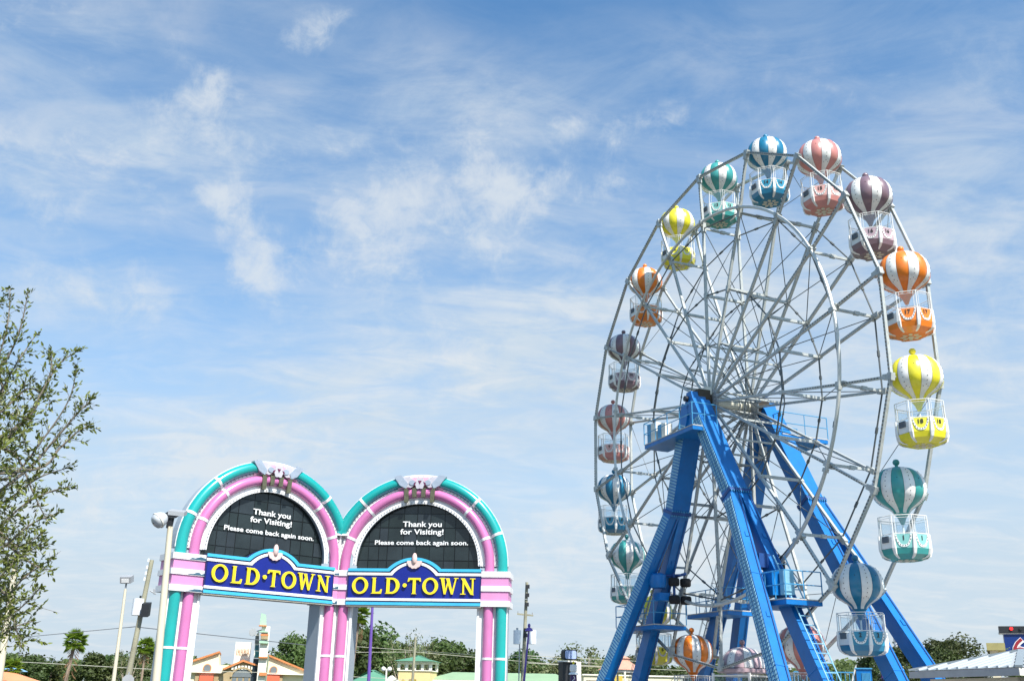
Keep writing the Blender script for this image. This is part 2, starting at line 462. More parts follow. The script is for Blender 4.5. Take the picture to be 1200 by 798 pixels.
# ================================================================== FERRIS WHEEL
C = V((9.60175, 42.37504, 12.52165 + 1.6))
YAW = -1.1863606
e = V((math.cos(YAW), math.sin(YAW), 0))        # to the right in the plane of the wheel
n = V((-math.sin(YAW), math.cos(YAW), 0))       # along the axle, away from the camera
zv = V((0, 0, 1))
PH = 0.7026132
R = 11.0
def th(k): return PH + k * rad(20)
def wp(t, r, a, ds=0.0):
    return C + e * (r * math.sin(t)) + zv * (r * math.cos(t)) + n * a
def tw(s, a, h):
    "point s metres along the wheel plane, a along the axle, h above the hub"
    return C + e * s + n * a + zv * h
wheel = thing('ferris_wheel', (C.x, C.y, 0), 'tall grey steel ferris wheel frame with straight outer rim beams and one round drive ring', 'ferris wheel')
for sgn in (-1, 1):
    aN, aR, aH = sgn * 0.95, sgn * 1.058, sgn * 1.02
    for k in range(18):
        t, t2 = th(k), th(k + 1)
        rd = e * math.sin(t) + zv * math.cos(t)
        b = MB()
        b.beam(wp(t, 0.42, aH), wp(t, 8.35, aN), n, 0.12, 0.088)
        b.beam(wp(t, 8.33, aN), wp(t, 11.0, aR), n, 0.115, 0.085)
        b.obox(wp(t, 8.38, aN), rd * 0.22, n * 0.085, rd.cross(n) * 0.10)
        b.obox(wp(t, 5.0, aN * 1.01), rd * 0.12, n * 0.085, rd.cross(n) * 0.08)
        b.obox(wp(t, 10.88, aR), rd * 0.2, n * 0.09, rd.cross(n) * 0.09)
        sp = b.build('spoke', M_steel, wheel)
        b = MB()
        b.beam(wp(t, 11.0, aR), wp(t2, 11.0, aR), n, 0.12, 0.092)
        b.obox(wp(t, 11.0, aR), rd * 0.1, n * 0.085, rd.cross(n) * 0.13)
        rb = b.build('rim_beam', M_steel, wheel)
        # strips of small bulbs along the beams
        if sgn < 0:
            b = MB()
            p, q = wp(t, 11.0, aR), wp(t2, 11.0, aR)
            dd = (q - p).normalized()
            out = dd.cross(n).normalized()
            for i in range(2, 27):
                c = p.lerp(q, i / 28) - n * 0.070
                b.obox(c, dd * 0.030, n * 0.014, out * 0.022)
            b.build('bulb_strip', M_strip, rb, kind='stuff')
            b = MB()
            for i in range(0, 52):
                rr = 3.0 + i * 0.145
                c = wp(t, rr, (aR - aN) * (max(rr - 8.35, 0) / 2.65) + aN) - n * 0.068
                b.obox(c, rd * 0.030, n * 0.012, rd.cross(n) * 0.018)
            b.build('bulb_strip', M_strip, sp, kind='stuff')
        # polygons of rods and small turnbuckle sleeves
        for r, rr in ((8.35, 0.032), (5.0, 0.034), (2.6, 0.025)):
            b = MB(); b.tube(wp(t, r, aN), wp(t2, r, aN), rr, 6)
            b.tube(wp(t, r, aN).lerp(wp(t2, r, aN), 0.46), wp(t, r, aN).lerp(wp(t2, r, aN), 0.54), rr * 1.7, 6)
            b.build('ring_rod', M_rod, wheel)
    b = MB()
    for p0, p1, r in ((-0.06, 0.06, 0.62),):
        b.tube(tw(0, aH + p0, 0), tw(0, aH + p1, 0), r, 28)
    b.build('hub_flange', M_grey, wheel)
    b = MB()
    for k in range(18):
        c = wp(th(k + 0.5), 0.52, aH + sgn * 0.07)
        b.tube(c, c + n * 0.04 * sgn, 0.035, 6)
    b.build('hub_bolts', M_steel, wheel, kind='stuff')
for k in range(18):
    t = th(k)
    for i, (r, w) in enumerate(((8.35, 0.055), (5.0, 0.065), (2.6, 0.045))):
        b = MB(); b.beam(wp(t, r, -0.95), wp(t, r, 0.95), V((0, 0, 1)), w * 1.7, w * 1.5)
        if i == 0:
            b.obox(wp(t, r, 0.1), n * 0.12, zv * 0.07, e * 0.06)
        b.build('rung', M_steel, wheel)
    for r0, r1 in ((8.35, 5.0), (5.0, 2.6), (2.6, 0.6)):
        for sg in (-1, 1):
            b = MB(); b.tube(wp(t, r0, -0.95 * sg), wp(t, r1, 0.95 * sg), 0.018 if r0 > 3 else 0.015, 6)
            b.build('brace_rod', M_rod, wheel)
    b = MB(); b.tube(wp(t, 11.0, -1.15), wp(t, 11.0, 1.15), 0.045, 8)
    b.build('gondola_axle', M_grey, wheel)
    if k % 3 == 0 or k % 4 == 1:
        b = MB(); b.tube(wp(t, 10.95, 1.02), wp(th(k - 1 if k % 2 == 0 else k + 1), 8.8, 0.95), 0.014, 5)
        b.build('power_cable', M_cable, wheel)
b = MB()
ringpts = [wp(2 * PI * i / 120, 8.55, -1.16) for i in range(120)]
b.path(ringpts, 0.068, 8, closed=True)
b.build('drive_ring', mat('ring_steel', (0.56, 0.57, 0.54), 0.4, 0.3, var=0.12, scale=2, dirt=0.25), wheel)
for k in range(18):
    t = th(k)
    rd = e * math.sin(t) + zv * math.cos(t)
    b = MB(); b.obox(wp(t, 8.5, -1.06), n * 0.08, rd * 0.05, rd.cross(n) * 0.06)
    b.obox(wp(t + 0.02, 8.55, -1.17), n * 0.085, rd * 0.085, rd.cross(n) * 0.07)
    b.build('ring_bracket', M_steel, wheel)
# axle drum with its collars
b = MB()
b.tube(tw(0, -1.0, 0), tw(0, 0.35, 0), 0.28, 24)
b.tube(tw(0, 0.35, 0), tw(0, 1.0, 0), 0.24, 24)
b.build('axle_drum', mat('drum_cream', (0.62, 0.60, 0.50), 0.45, var=0.15, scale=4, dirt=0.3), wheel)
for a in (0.3, 0.5, 0.62, 0.74):
    b = MB(); b.tube(tw(0, a, 0), tw(0, a + 0.05, 0), 0.34, 24); b.build('slip_ring', M_steel, wheel)
b = MB(); b.tube(tw(0, -2.3, 0), tw(0, 2.3, 0), 0.12, 16); b.build('axle_shaft', M_dark, wheel)
b = MB(); b.obox(tw(0.1, -1.25, 0.42), n * 0.16, e * 0.2, zv * 0.16); b.build('junction_box', M_cream, wheel)
for k in range(6):
    b = MB(); t = k * PI / 3 + .3
    b.tube(wp(t, 0.5, -0.95), wp(t, 0.5, 0.95), 0.05, 8); b.build('tie_tube', M_steel, wheel)

# ------------------------------------------------------------------ gondolas
GC = {1: ('teal', (0.045, 0.30, 0.28), (0.22, 0.50, 0.46)), 2: ('blue', (0.012, 0.17, 0.30), (0.03, 0.25, 0.38)), 3: ('salmon pink', (0.56, 0.22, 0.19), (0.68, 0.38, 0.34)),
      4: ('mauve', (0.20, 0.125, 0.15), (0.44, 0.32, 0.35)), 5: ('orange', (0.78, 0.20, 0.015), (0.80, 0.22, 0.02)), 0: ('yellow', (0.80, 0.70, 0.03), (0.82, 0.74, 0.05))}
M_gw = mat('gondola_white', (0.80, 0.78, 0.74), 0.35, var=0.06, scale=4, dirt=0.10, coat=0.2)
M_gfloor = mat('gondola_rosette', (0.66, 0.60, 0.47), 0.5, var=0.2, scale=6, dirt=0.3)
AXA = YAW + PI / 2                                   # azimuth of n
NAZ = AXA + PI                                       # azimuth of -n: the door side
BAL = [(0.10, 0.86), (0.30, 0.835), (0.50, 0.765), (0.67, 0.64), (0.79, 0.46), (0.855, 0.25), (0.868, 0.05), (0.845, -0.11), (0.775, -0.25), (0.66, -0.37), (0.51, -0.47), (0.385, -0.545), (0.295, -0.625), (0.25, -0.71)]
def bal_r(z):
    for (r0, z0), (r1, z1) in zip(BAL, BAL[1:]):
        if z1 <= z <= z0:
            return r0 + (r1 - r0) * (z0 - z) / (z0 - z1)
    return 0.3
OR, IR = 0.84, 0.50                                  # octagon circumradius of the basket, of its floor
def oct(i, r, z):                                    # corner i of the basket; side i runs from corner i to i+1, side 0 is the door side
    a = NAZ - PI / 8 + i * PI / 4
    return V((r * math.cos(a), r * math.sin(a), z))
ZR, ZT, ZM, ZB = -0.86, -1.49, -1.93, -2.25         # rail, panel top, panel bottom, floor
shared = {}
def shared_mesh(key, fn):
    if key not in shared:
        shared[key] = fn()
    return shared[key]
def put(name, me, parent, **kw):
    o = bpy.data.objects.new(name, me); col.objects.link(o); o.parent = parent
    for k, v in kw.items(): o[k] = v
    return o
def u_shape():
    "scalloped U of white board, in a unit frame u -1..1, w -1..1"
    out = [(-1, 1), (-.92, .35), (-.75, -.2), (-.55, -.75), (-.3, -.98), (0, -1.02), (.3, -.98), (.55, -.75), (.75, -.2), (.92, .35), (1, 1)]
    inn = [(-.78, 1), (-.71, .42), (-.57, -.06), (-.40, -.46), (-.2, -.62), (0, -.66), (.2, -.62), (.40, -.46), (.57, -.06), (.71, .42), (.78, 1)]
    return out, inn
def make_gondola(num, pivot, label, accessible=False):
    kind = num % 6
    cname, dark, lite = GC[kind]
    md = mat('gondola_' + cname.replace(' ', '_'), dark, 0.33, var=0.10, scale=3, dirt=0.10, coat=0.3)
    ml = mat('gondola_panel_' + cname.replace(' ', '_'), lite, 0.38, var=0.06, scale=3, dirt=0.08, coat=0.2)
    g = thing('balloon_gondola', pivot, label, 'gondola', 'balloon shaped gondolas hung round the ferris wheel')
    bal = put('balloon', shared_mesh(('core', kind, accessible), lambda: MB().lathe([(max(r - 0.03, .02), z) for r, z in BAL if not (accessible and z < 0)] , n=28).mesh('balloon', md)), g)
    NS = 14
    for i in range(NS):
        a0 = NAZ + PI / 4 - PI / NS + i * 2 * PI / NS
        white = i % 2 == 1
        w = white
        def gore(i=i, a0=a0):
            b = MB()
            prof = [(r, z) for r, z in BAL if not (accessible and z < -.02)]
            b.lathe(prof, a0 + 0.008, a0 + 2 * PI / NS - 0.008, 6, bulge=0.035)
            b.lathe([(r - 0.045, z) for r, z in prof], a0 + 0.008, a0 + 2 * PI / NS - 0.008, 6)
            return b.mesh('stripe', M_gw if white else (ml if accessible else md))
        key = ('gore', i, kind if not white else -1, accessible)
        if key not in shared: shared[key] = gore()
        put('stripe', shared[key], bal)
    def bulbs():
        b = MB()
        for i in range(NS):
            am = NAZ + PI / 4 + i * 2 * PI / NS
            zs = (0.66, 0.54, 0.42, 0.28, 0.10, -0.08, -0.22, -0.34) if i % 2 else (0.36,)
            for z in zs:
                if accessible and z < 0: continue
                r = bal_r(z) * 1.035
                sx = 0.0
                if i % 2 and z < -.2: sx = 0.0
                c = V((r * math.cos(am + sx), r * math.sin(am + sx), z))
                b.sphere(c, 0.019, 5, 3)
            if i % 2 and not accessible:
                for z, da in ((-0.38, .12), (-0.38, -.12)):
                    r = bal_r(z) * 1.02
                    b.sphere((r * math.cos(am + da), r * math.sin(am + da), z), 0.016, 5, 3)
        return b.mesh('bulb_dots', M_bulb)
    put('bulb_dots', shared_mesh(('bulbs', accessible), bulbs), bal, kind='stuff')
    put('finial', shared_mesh(('fin', kind), lambda: MB().lathe([(0.12, 0.84), (0.10, 0.875), (0.06, 0.90), (0.05, 0.94), (0.09, 0.97), (0.115, 1.02), (0.115, 1.07), (0.08, 1.13), (0.01, 1.155)], n=14).mesh('finial', md)), g)
    if not accessible:
        put('cone', shared_mesh(('cone', kind), lambda: MB().lathe([(0.25, -0.66), (0.262, -0.70), (0.20, -0.76), (0.13, -0.87), (0.075, -1.02), (0.05, -1.07), (0.01, -1.08)], n=16).mesh('cone', md)), g)
    put('centre_pole', shared_mesh('pole', lambda: MB().tube((0, 0, -0.98 if not accessible else -.2), (0, 0, ZB + .05), 0.035, 8).mesh('centre_pole', M_gw)), g)
    if accessible:
        brim = MB().lathe([(0.02, 0.02), (0.98, 0.02), (1.04, -0.01), (1.04, -0.12), (0.98, -0.15), (0.02, -0.15)], n=28)
        put('brim', brim.mesh('brim', ml), g)
        w = 0.86
        cage = MB()
        for sx in (-1, 1):
            for sy in (-1, 1):
                cage.box((sx * w - .04, sy * w - .04, -2.3), (sx * w + .04, sy * w + .04, -.15))
            for z in (-.25, -.75, -1.35):
                cage.box((-w, sx * w - .03, z - .03), (w, sx * w + .03, z + .03))
                cage.box((sx * w - .03, -w, z - .03), (sx * w + .03, w, z + .03))
        c = put('cage_frame', cage.mesh('cage_frame', M_gw), g); c.rotation_euler = (0, 0, NAZ + .35)
        for i in range(4):
            m = MB().box((-w + .03, w - .02, -1.25), (w - .03, w, -.3)).mesh('cage_pane', M_pane)
            q = put('cage_pane', m, g); q.rotation_euler = (0, 0, NAZ + .35 + i * PI / 2)
            m = MB().box((-w + .02, w - .03, -2.2), (w - .02, w + .01, -1.36)).mesh('side_panel', ml)
            q = put('side_panel', m, g); q.rotation_euler = (0, 0, NAZ + .35 + i * PI / 2)
        put('floor', MB().box((-.8, -.8, -2.3), (.8, .8, -2.2)).mesh('floor', M_gfloor), g).rotation_euler = (0, 0, NAZ + .35)
        return g
    for i in range(8):
        p0, p1 = oct(i, OR, 0), oct(i + 1, OR, 0)
        u = (p1 - p0); hw = u.length / 2; u.normalize(); mid = (p0 + p1) / 2
        nrm = V((mid.x, mid.y, 0)).normalized()
        door = i == 0
        def panel(i=i):
            b = MB()
            if door:
                c = mid + zv * ((ZT + ZM) / 2 - .03)
                b.obox(c - nrm * 0.03, u * (hw - 0.05), zv * ((ZT - ZM) / 2 - .04), nrm * 0.018)
            else:
                b.add([*(x + zv * z - nrm * d for x, z, d in ((p0, ZT, 0), (p1, ZT, 0), (p1, ZM, 0), (p0, ZM, 0), (p0, ZT, .035), (p1, ZT, .035), (p1, ZM, .035), (p0, ZM, .035)))],
                      [(0, 1, 2, 3), (7, 6, 5, 4), (0, 4, 5, 1), (3, 2, 6, 7), (0, 3, 7, 4), (1, 5, 6, 2)])
            return b.mesh('side_panel' if not door else 'door', M_gw if door else ml)
        dp = put('side_panel' if not door else 'door', shared_mesh(('panel', i, kind if not door else -1), panel), g)
        if door:
            put('cushion', shared_mesh('cush', lambda: MB().obox(mid + zv * (ZT - .13) + nrm * 0.0 - u * (hw * .1), u * (hw * .42), zv * 0.10, nrm * 0.03).mesh('cushion', mat('seat_pad', (0.10, 0.12, 0.14), 0.7))), dp)
        else:
            def umesh():
                ou, inn = u_shape()
                b = MB(); c = mid + zv * ((ZT + ZM) / 2 + .01) + nrm * 0.006
                b.strip([(x * hw * .84, y * .2) for x, y in ou], [(x * hw * .84, y * .2) for x, y in inn], c, u, zv, nrm * 0.012)
                return b.mesh('scallop', M_gw)
            sc = put('scallop', shared_mesh(('scal', i), umesh), dp)
            def dots():
                b = MB(); c = mid + zv * ((ZT + ZM) / 2 + .01) + nrm * 0.022
                for x, y in ((-.84, .7), (-.78, .2), (-.62, -.25), (-.4, -.6), (-.14, -.76), (.14, -.76), (.4, -.6), (.62, -.25), (.78, .2), (.84, .7)):
                    b.sphere(c + u * (x * hw * .84) + zv * (y * .2), 0.017, 5, 3)
                return b.mesh('bulb_dots', M_bulb)
            put('bulb_dots', shared_mesh(('dots', i), dots), dp, kind='stuff')
            b = text_in(str(num), mid + zv * (ZT - .115) + nrm * 0.012, u, zv, height=0.15, depth=0.01, offset=0.02)
            put('number', b.mesh('number', mat('number_ink', (0.03, 0.025, 0.02), 0.5)), dp)
        # lower sloping panel
        def lower(i=i):
            b = MB()
            a0, a1, b0, b1 = oct(i, OR, ZM), oct(i + 1, OR, ZM), oct(i, IR, ZB), oct(i + 1, IR, ZB)
            am = (oct(i, OR * .93, ZM - .18), oct(i + 1, OR * .93, ZM - .18))
            b.add([a0, a1, am[1], am[0], b1, b0], [(3, 2, 1, 0), (5, 4, 2, 3)])
            b.add([x * .96 for x in (a0, a1)] + [x * .98 for x in (b0, b1)], [(0, 1, 3, 2)])
            return b.mesh('lower_panel', md)
        put('lower_panel', shared_mesh(('lower', i, kind), lower), g)
        # pilaster curving inwards at each corner
        def rib(i=i):
            b = MB(); dv = oct(i, 1, 0); tv = V((-dv.y, dv.x, 0))
            prof = [(OR + .02, ZT + .02, .030), (OR + .03, ZT - .2, .038), (OR + .03, ZM, .055), (OR * .93 + .03, ZM - .18, .040), (OR * .80 + .02, ZM - .26, .034), (IR + .02, ZB + .01, .02)]
            vs = []
            for r, z, w in prof:
                for sx in (-1, 1):
                    vs += [dv * r + zv * z + tv * (w * sx), dv * (r - .05) + zv * z + tv * (w * sx * 1.35)]
            fs = []
            for j in range(len(prof) - 1):
                q = j * 4; r_ = q + 4
                fs += [(q, q + 2, r_ + 2, r_), (q + 1, q, r_, r_ + 1), (q + 2, q + 3, r_ + 3, r_ + 2)]
            fs.append((1, 3, 2, 0))
            b.add(vs, fs)
            return b.mesh('rib', M_gw)
        put('rib', shared_mesh(('rib', i), rib), g)
        def post(i=i):
            b = MB(); p = oct(i, OR - .02, 0)
            b.tube(p + zv * ZT, p + zv * ZR, 0.015, 6)
            return b.mesh('post', M_gw)
        put('post', shared_mesh(('post', i), post), g)
        def rail(i=i):
            b = MB(); p, q = oct(i, OR - .02, 0), oct(i + 1, OR - .02, 0)
            b.tube(p + zv * ZR, q + zv * ZR, 0.014, 6)
            b.tube(p + zv * (ZT + .03), q + zv * (ZT + .03), 0.014, 6)
            for f in (0.14, 0.86):
                c = p.lerp(q, f)
                b.tube(c + zv * (ZT + .03), c + zv * (ZR - .0), 0.008, 5)
            b.tube(p.lerp(q, .14) + zv * (ZR - .08), p.lerp(q, .86) + zv * (ZR - .08), 0.008, 5)
            return b.mesh('rail', M_gw)
        put('rail', shared_mesh(('rail', i), rail), g)
        def pane(i=i):
            b = MB(); p, q = oct(i, OR - .02, 0), oct(i + 1, OR - .02, 0)
            c = (p + q) / 2 + zv * ((ZT + ZR) / 2); uu = (q - p) * .36
            b.obox(c, uu, zv * ((ZR - ZT) / 2 - .09), V((c.x, c.y, 0)).normalized() * 0.006)
            return b.mesh('pane', M_pane)
        if not door:
            put('pane', shared_mesh(('pane', i), pane), g)
    def floor():
        b = MB(); b.add([oct(i, IR, ZB) for i in range(8)], [tuple(range(8))]); b.add([oct(i, IR, ZB + .08) for i in range(8)], [tuple(reversed(range(8)))])
        return b.mesh('floor', md)
    fl = put('floor', shared_mesh(('floor', kind), floor), g)
    def rosette():
        b = MB()
        for k in range(8):
            a = NAZ + k * PI / 4
            pts = []
            for j in range(10):
                t = 2 * PI * j / 10
                x = 0.25 + 0.10 * math.cos(t); y = 0.07 * math.sin(t)
                pts.append((x * math.cos(a) - y * math.sin(a), x * math.sin(a) + y * math.cos(a)))
            b.prism(pts, (0, 0, ZB - .012), (1, 0, 0), (0, 1, 0), (0, 0, .010))
        b.tube((0, 0, ZB - .03), (0, 0, ZB), .10, 12)
        return b.mesh('rosette', M_gfloor)
    put('rosette', shared_mesh('rosette', rosette), fl)
    def bench():
        b = MB()
        b.lathe([(0.74, ZM + .12), (0.45, ZM + .12), (0.45, ZM + .04), (0.74, ZM + .04)], a0=NAZ + .6, a1=NAZ + 2 * PI - .6, n=20)
        return b.mesh('bench', M_gw)
    put('bench', shared_mesh('bench', bench), g)
    put('hand_wheel', shared_mesh('hw', lambda: MB().lathe([(0.05, ZT + .02), (.26, ZT + .02), (.26, ZT - .02), (.05, ZT - .02)], n=16).mesh('hand_wheel', M_gw)), g)
    return g
GL = {15: 'salmon pink and white balloon gondola with number 15, right of the top of the wheel', 16: 'mauve and white balloon gondola with number 16, above the large orange one',
      17: 'orange and white balloon gondola with number 17, on the upper right of the wheel', 18: 'yellow and white balloon gondola with number 18, at the far right of the wheel',
      1: 'teal and white balloon gondola with number 1, below the right-hand yellow one', 2: 'blue and white balloon gondola with number 2, low right before a blue leg',
      3: 'salmon pink gondola half hidden behind a blue leg and ladder near the ground', 4: 'mauve and white domed gondola with flat brim and square cage, lowest of the wheel',
      5: 'orange and white balloon gondola near the ground, between the two pairs of near blue legs', 6: 'yellow gondola partly behind the drive platform, low on the left',
      7: 'teal and white balloon gondola on the lower left, partly hidden by the slanting blue leg', 8: 'blue and white balloon gondola on the left, just above the half hidden teal one',
      9: 'salmon pink and white balloon gondola at the leftmost side of the wheel', 10: 'mauve and white balloon gondola on the left side, below the small orange one',
      11: 'orange and white balloon gondola on the upper left of the wheel', 12: 'yellow and white balloon gondola on the upper left of the wheel',
      13: 'teal and white balloon gondola left of the top of the wheel', 14: 'blue and white balloon gondola at the very top, left of the pink one'}
for k in range(18):
    num = (14 + k) % 18 + 1
    make_gondola(num, wp(th(k), R, 0), GL[num], accessible=(num == 4))

# ------------------------------------------------------------------ support towers
BS, BH, BA = 2.2, -4.6, 1.82
S0 = 0.5
def railing(b, pts, h=0.95, r=0.022):
    "posts and two rails through the points"
    for p in pts:
        b.tube(V(p), V(p) + zv * h, r, 6)
    for p, q in zip(pts, pts[1:]):
        for f in (0.5, 1.0):
            b.tube(V(p) + zv * h * f, V(q) + zv * h * f, r * .9, 6)
        m = V(p).lerp(V(q), .5)
        b.tube(m, m + zv * h, r * .8, 6)
def ladder(parent, p0, p1, side, out, w=0.42, gap=0.33, cage=False):
    p0, p1, side, out = V(p0), V(p1), V(side).normalized(), V(out).normalized()
    b = MB()
    for s in (-1, 1):
        b.tube(p0 + side * (w / 2 * s), p1 + side * (w / 2 * s), 0.026, 6)
    ld = b.build('ladder', M_slat if not cage else M_steel, parent)
    nr = int((p1 - p0).length / gap)
    for i in range(1, nr):
        c = p0.lerp(p1, i / nr)
        b = MB(); b.tube(c - side * (w / 2), c + side * (w / 2), 0.018, 6); b.build('rung', M_slat if not cage else M_steel, ld)
    if cage:
        dd = (p1 - p0).normalized()
        hoops = []
        for i in range(int((p1 - p0).length / .9)):
            c = p0 + dd * (i * .9 + .3)
            b = MB(); pts = [c + side * (w * .6 * math.cos(t)) + out * (.62 * math.sin(t)) for t in [PI * j / 8 for j in range(9)]]
            b.path(pts, 0.014, 5); b.build('cage_hoop', M_steel, ld)
        for t in (PI * .25, PI * .5, PI * .75):
            o1 = side * (w * .6 * math.cos(t)) + out * (.62 * math.sin(t))
            b = MB(); b.tube(p0 + o1 + dd * .3, p1 + o1, 0.011, 5); b.build('cage_bar', M_steel, ld)
    return ld
def slats(parent, p0, p1, wn, wt, style, sgn):
    "pressed strips on the outer face of a leg"
    p0, p1 = V(p0), V(p1); d = (p1 - p0); l = d.length; d.normalize()
    a = n - d * n.dot(d); a.normalize(); c = d.cross(a).normalized()
    b = MB()
    off = a * (sgn * (wn / 2 + 0.012))
    i = 0; s = 0.12
    while s < l - 0.1:
        if style == 0:
            b.obox(p0 + d * s + off, d * 0.035, c * (wt * 0.46), a * 0.012)
            s += 0.13
        else:
            for j in range(3):
                b.obox(p0 + d * (s + j * .05) + off + c * ((j - 1) * wt * .3), d * 0.05 - c * 0.02, c * (wt * 0.10), a * 0.012)
            s += 0.15
    b.build('tread_strip', M_slat, parent, kind='stuff')
def make_tower(sgn, label):
    "sgn -1: the near tower, +1 the far one"
    base = tw(0, sgn * BA, 0)
    T = thing('support_tower', (base.x, base.y, 0), label, 'tower', 'blue support towers of the wheel')
    A0 = sgn * BA
    for sx in (-1, 1):
        top = tw(sx * 0.12 + .1, A0, -0.15)
        band = tw(S0 + sx * BS, A0, BH)
        b = MB(); b.beam(top + (band - top) * 0.02, band, n, 0.84, 0.60)
        up = b.build('upper_leg', M_blue, T)
        b = MB(); d = (band - top).normalized()
        b.beam(band - d * .06, band + d * .06, n, 0.98, 0.74)
        b.build('flange', M_bluedk, T)
        b = MB()
        a = n; c = d.cross(n).normalized()
        for i in range(9):
            for q in (-1, 1):
                b.obox(band + a * ((i - 4) * .11) + c * (.36 * q) - d * .1, d * .03, a * .02, c * .02)
                b.obox(band + a * ((i - 4) * .11) + c * (.36 * q) + d * .1, d * .03, a * .02, c * .02)
        b.build('flange_bolts', M_rail, T, kind='stuff')
        if sgn < 0:
            slats(up, top + d * .9, band - d * .1, 0.84, 0.60, 0 if sx < 0 else 1, -1)
        for io in (0, 1):
            ab = A0 + sgn * (0.22 if io else -0.22)
            af = sgn * (3.81 if io else 1.62)
            foot = tw(S0 + sx * 7.75, af, -14.1)
            st = tw(S0 + sx * BS, ab, BH)
            b = MB(); dd = (foot - st).normalized()
            b.beam(st + dd * .03, foot - dd * .05, n, 0.46, 0.58)
            lg = b.build('leg', M_blue, T)
            b = MB(); b.obox(foot + zv * .05, e * .5, n * .45, zv * .05); b.build('foot_plate', M_bluedk, T)
            if sgn < 0 and io:
                slats(lg, st + dd * .2, foot - dd * .2, 0.46, 0.58, 0 if sx < 0 else 1, -1)
            # stiffening plates down the side facing the other leg
            b = MB(); cc = dd.cross(n).normalized()
            if cc.dot(e) < 0: cc = -cc
            b.tube(st + cc * .325 + n * .12 + dd * .2, foot + cc * .325 + n * .12 - dd * .3, .018, 6)
            b.build('conduit', M_bluedk, T)
            for q in (.2, .52, .85):
                p = st.lerp(foot, q); b = MB(); b.obox(p + cc * .31, dd * .11, n * .07, cc * .012); b.build('inspection_plate', M_blue, T)
            for q in (0.36, 0.7):
                p = st.lerp(foot, q); b = MB(); b.beam(p - dd * .03, p + dd * .03, n, .49, .61)
                b.build('stiffener', M_blue, T)
    # head block that carries the axle
    b = MB()
    b.prism([(-.62, -1.5), (.82, -1.5), (.30, .28), (-.06, .28)], tw(0, A0 - .34, 0), e, zv, n * .68)
    b.build('head_block', M_blue, T)
    b = MB(); b.tube(tw(0, A0 - sgn * .36, 0), tw(0, A0 - sgn * .8, 0), 0.30, 20)
    b.obox(tw(0, A0 - sgn * .3, .2), e * .36, n * .3, zv * .22)
    b.build('bearing', mat('bearing_rust', (0.06, 0.045, 0.03), 0.6, 0.3, var=0.3, scale=7), T)
    b = MB()
    for i in range(6):
        b.obox(tw(.32, A0 - .3 + i * .12, -.95), e * .03, n * .03, zv * .03)
    b.build('head_bolts', M_bluedk, T, kind='stuff')
    return T
near = make_tower(-1, 'near blue steel tower with tread strips, splayed legs, drive motors and high platform')
far = make_tower(1, 'far blue steel tower seen through the spokes behind the wheel hub')
def platform(T, s0, s1, a0, a1, h, rails=True, open_side=None, th_=0.16):
    c0 = tw((s0 + s1) / 2, (a0 + a1) / 2, h)
    b = MB(); b.obox(c0 - zv * .02, e * (abs(s1 - s0) / 2), n * (abs(a1 - a0) / 2), zv * .02)
    pl = b.build('platform', mat('deck_grey', (0.48, 0.46, 0.43), 0.7, var=0.12), T)
    b = MB(); b.obox(c0 - zv * (.05 + th_ / 2), e * (abs(s1 - s0) / 2 - .01), n * (abs(a1 - a0) / 2 - .01), zv * (th_ / 2))
    b.build('deck_beam', M_blue, pl)
    if rails:
        b = MB()
        pts = [tw(s0, a1, h), tw(s0, a0, h), tw((s0 + s1) / 2, a0, h), tw(s1, a0, h), tw(s1, a1, h)]
        railing(b, pts)
        b.build('railing', M_rail, pl)
    return pl
platform(near, -2.75, 1.25, -2.75, -1.55, -1.48)
for s, w, cl in ((-2.3, .22, 1), (-1.45, .16, 0)):
    b = MB(); b.obox(tw(s, -2.35, -1.0 - (0 if cl else .1)), e * w, n * .18, zv * (.45 if cl else .32)); b.build('control_cabinet', M_cream, near)
    b = MB(); b.obox(tw(s - w - .16, -2.35, -1.0 - (0 if cl else .1)), e * .15, n * .19, zv * (.46 if cl else .34)); b.build('cabinet_door', M_rail, near)
pm = platform(near, -6.4, -3.0, -2.35, -0.75, -9.15)
pr = platform(near, 4.0, 6.3, -2.5, -0.95, -8.85)
# drive motors and tyres that grip the ring
def drive(s, h):
    hs = MB(); hs.lathe([(0.02, .34), (.26, .32), (.36, .24), (.38, -.1), (.32, -.28), (.02, -.30)], n=20, c=tw(s + .18, -2.2, h + .15))
    mo = hs.build('motor_housing', M_blue, near)
    b = MB(); b.obox(tw(s + .15, -2.0, h - .50), e * .26, n * .25, zv * .16); b.build('gearbox', M_blue, near)
    for dh in (.12, -.62):
        for aa in (-1.62, -1.05):
            b = MB(); c = tw(s + .52, aa, h + dh)
            b.lathe([(0.10, .17), (.19, .17), (.235, .12), (.24, 0), (.235, -.12), (.19, -.17), (.10, -.17)], n=18, c=c)
            ty = b.build('drive_tyre', M_rubber, near)
            b = MB(); b.tube(c - zv * .14, c + zv * .14, .10, 10); b.build('tyre_hub', M_bluedk, ty)
    b = MB()
    b.tube(tw(s + .2, -1.9, h + .4), tw(s + .75, -1.2, h + .42), .05, 8)
    b.tube(tw(s, -1.6, h + .3), tw(s + .6, -1.05, h + .5), .06, 8)
    b.tube(tw(s + .52, -1.62, h - .8), tw(s + .52, -1.62, h + .5), .06, 8)
    b.build('drive_arm', M_bluedk, near)
drive(-3.0, -7.55)
drive(3.55, -7.55)
b = MB(); b.obox(tw(5.0, -2.1, -8.25), e * .42, n * .28, zv * .42); b.build('control_cabinet', M_blue, near)
b = MB(); b.obox(tw(5.62, -1.9, -8.25), e * .12, n * .22, zv * .42); b.build('control_cabinet', M_slat, near)
b = MB(); b.obox(tw(4.2, -2.0, -7.35), e * .35, n * .25, zv * .25); b.build('gearbox', M_bluedk, near)
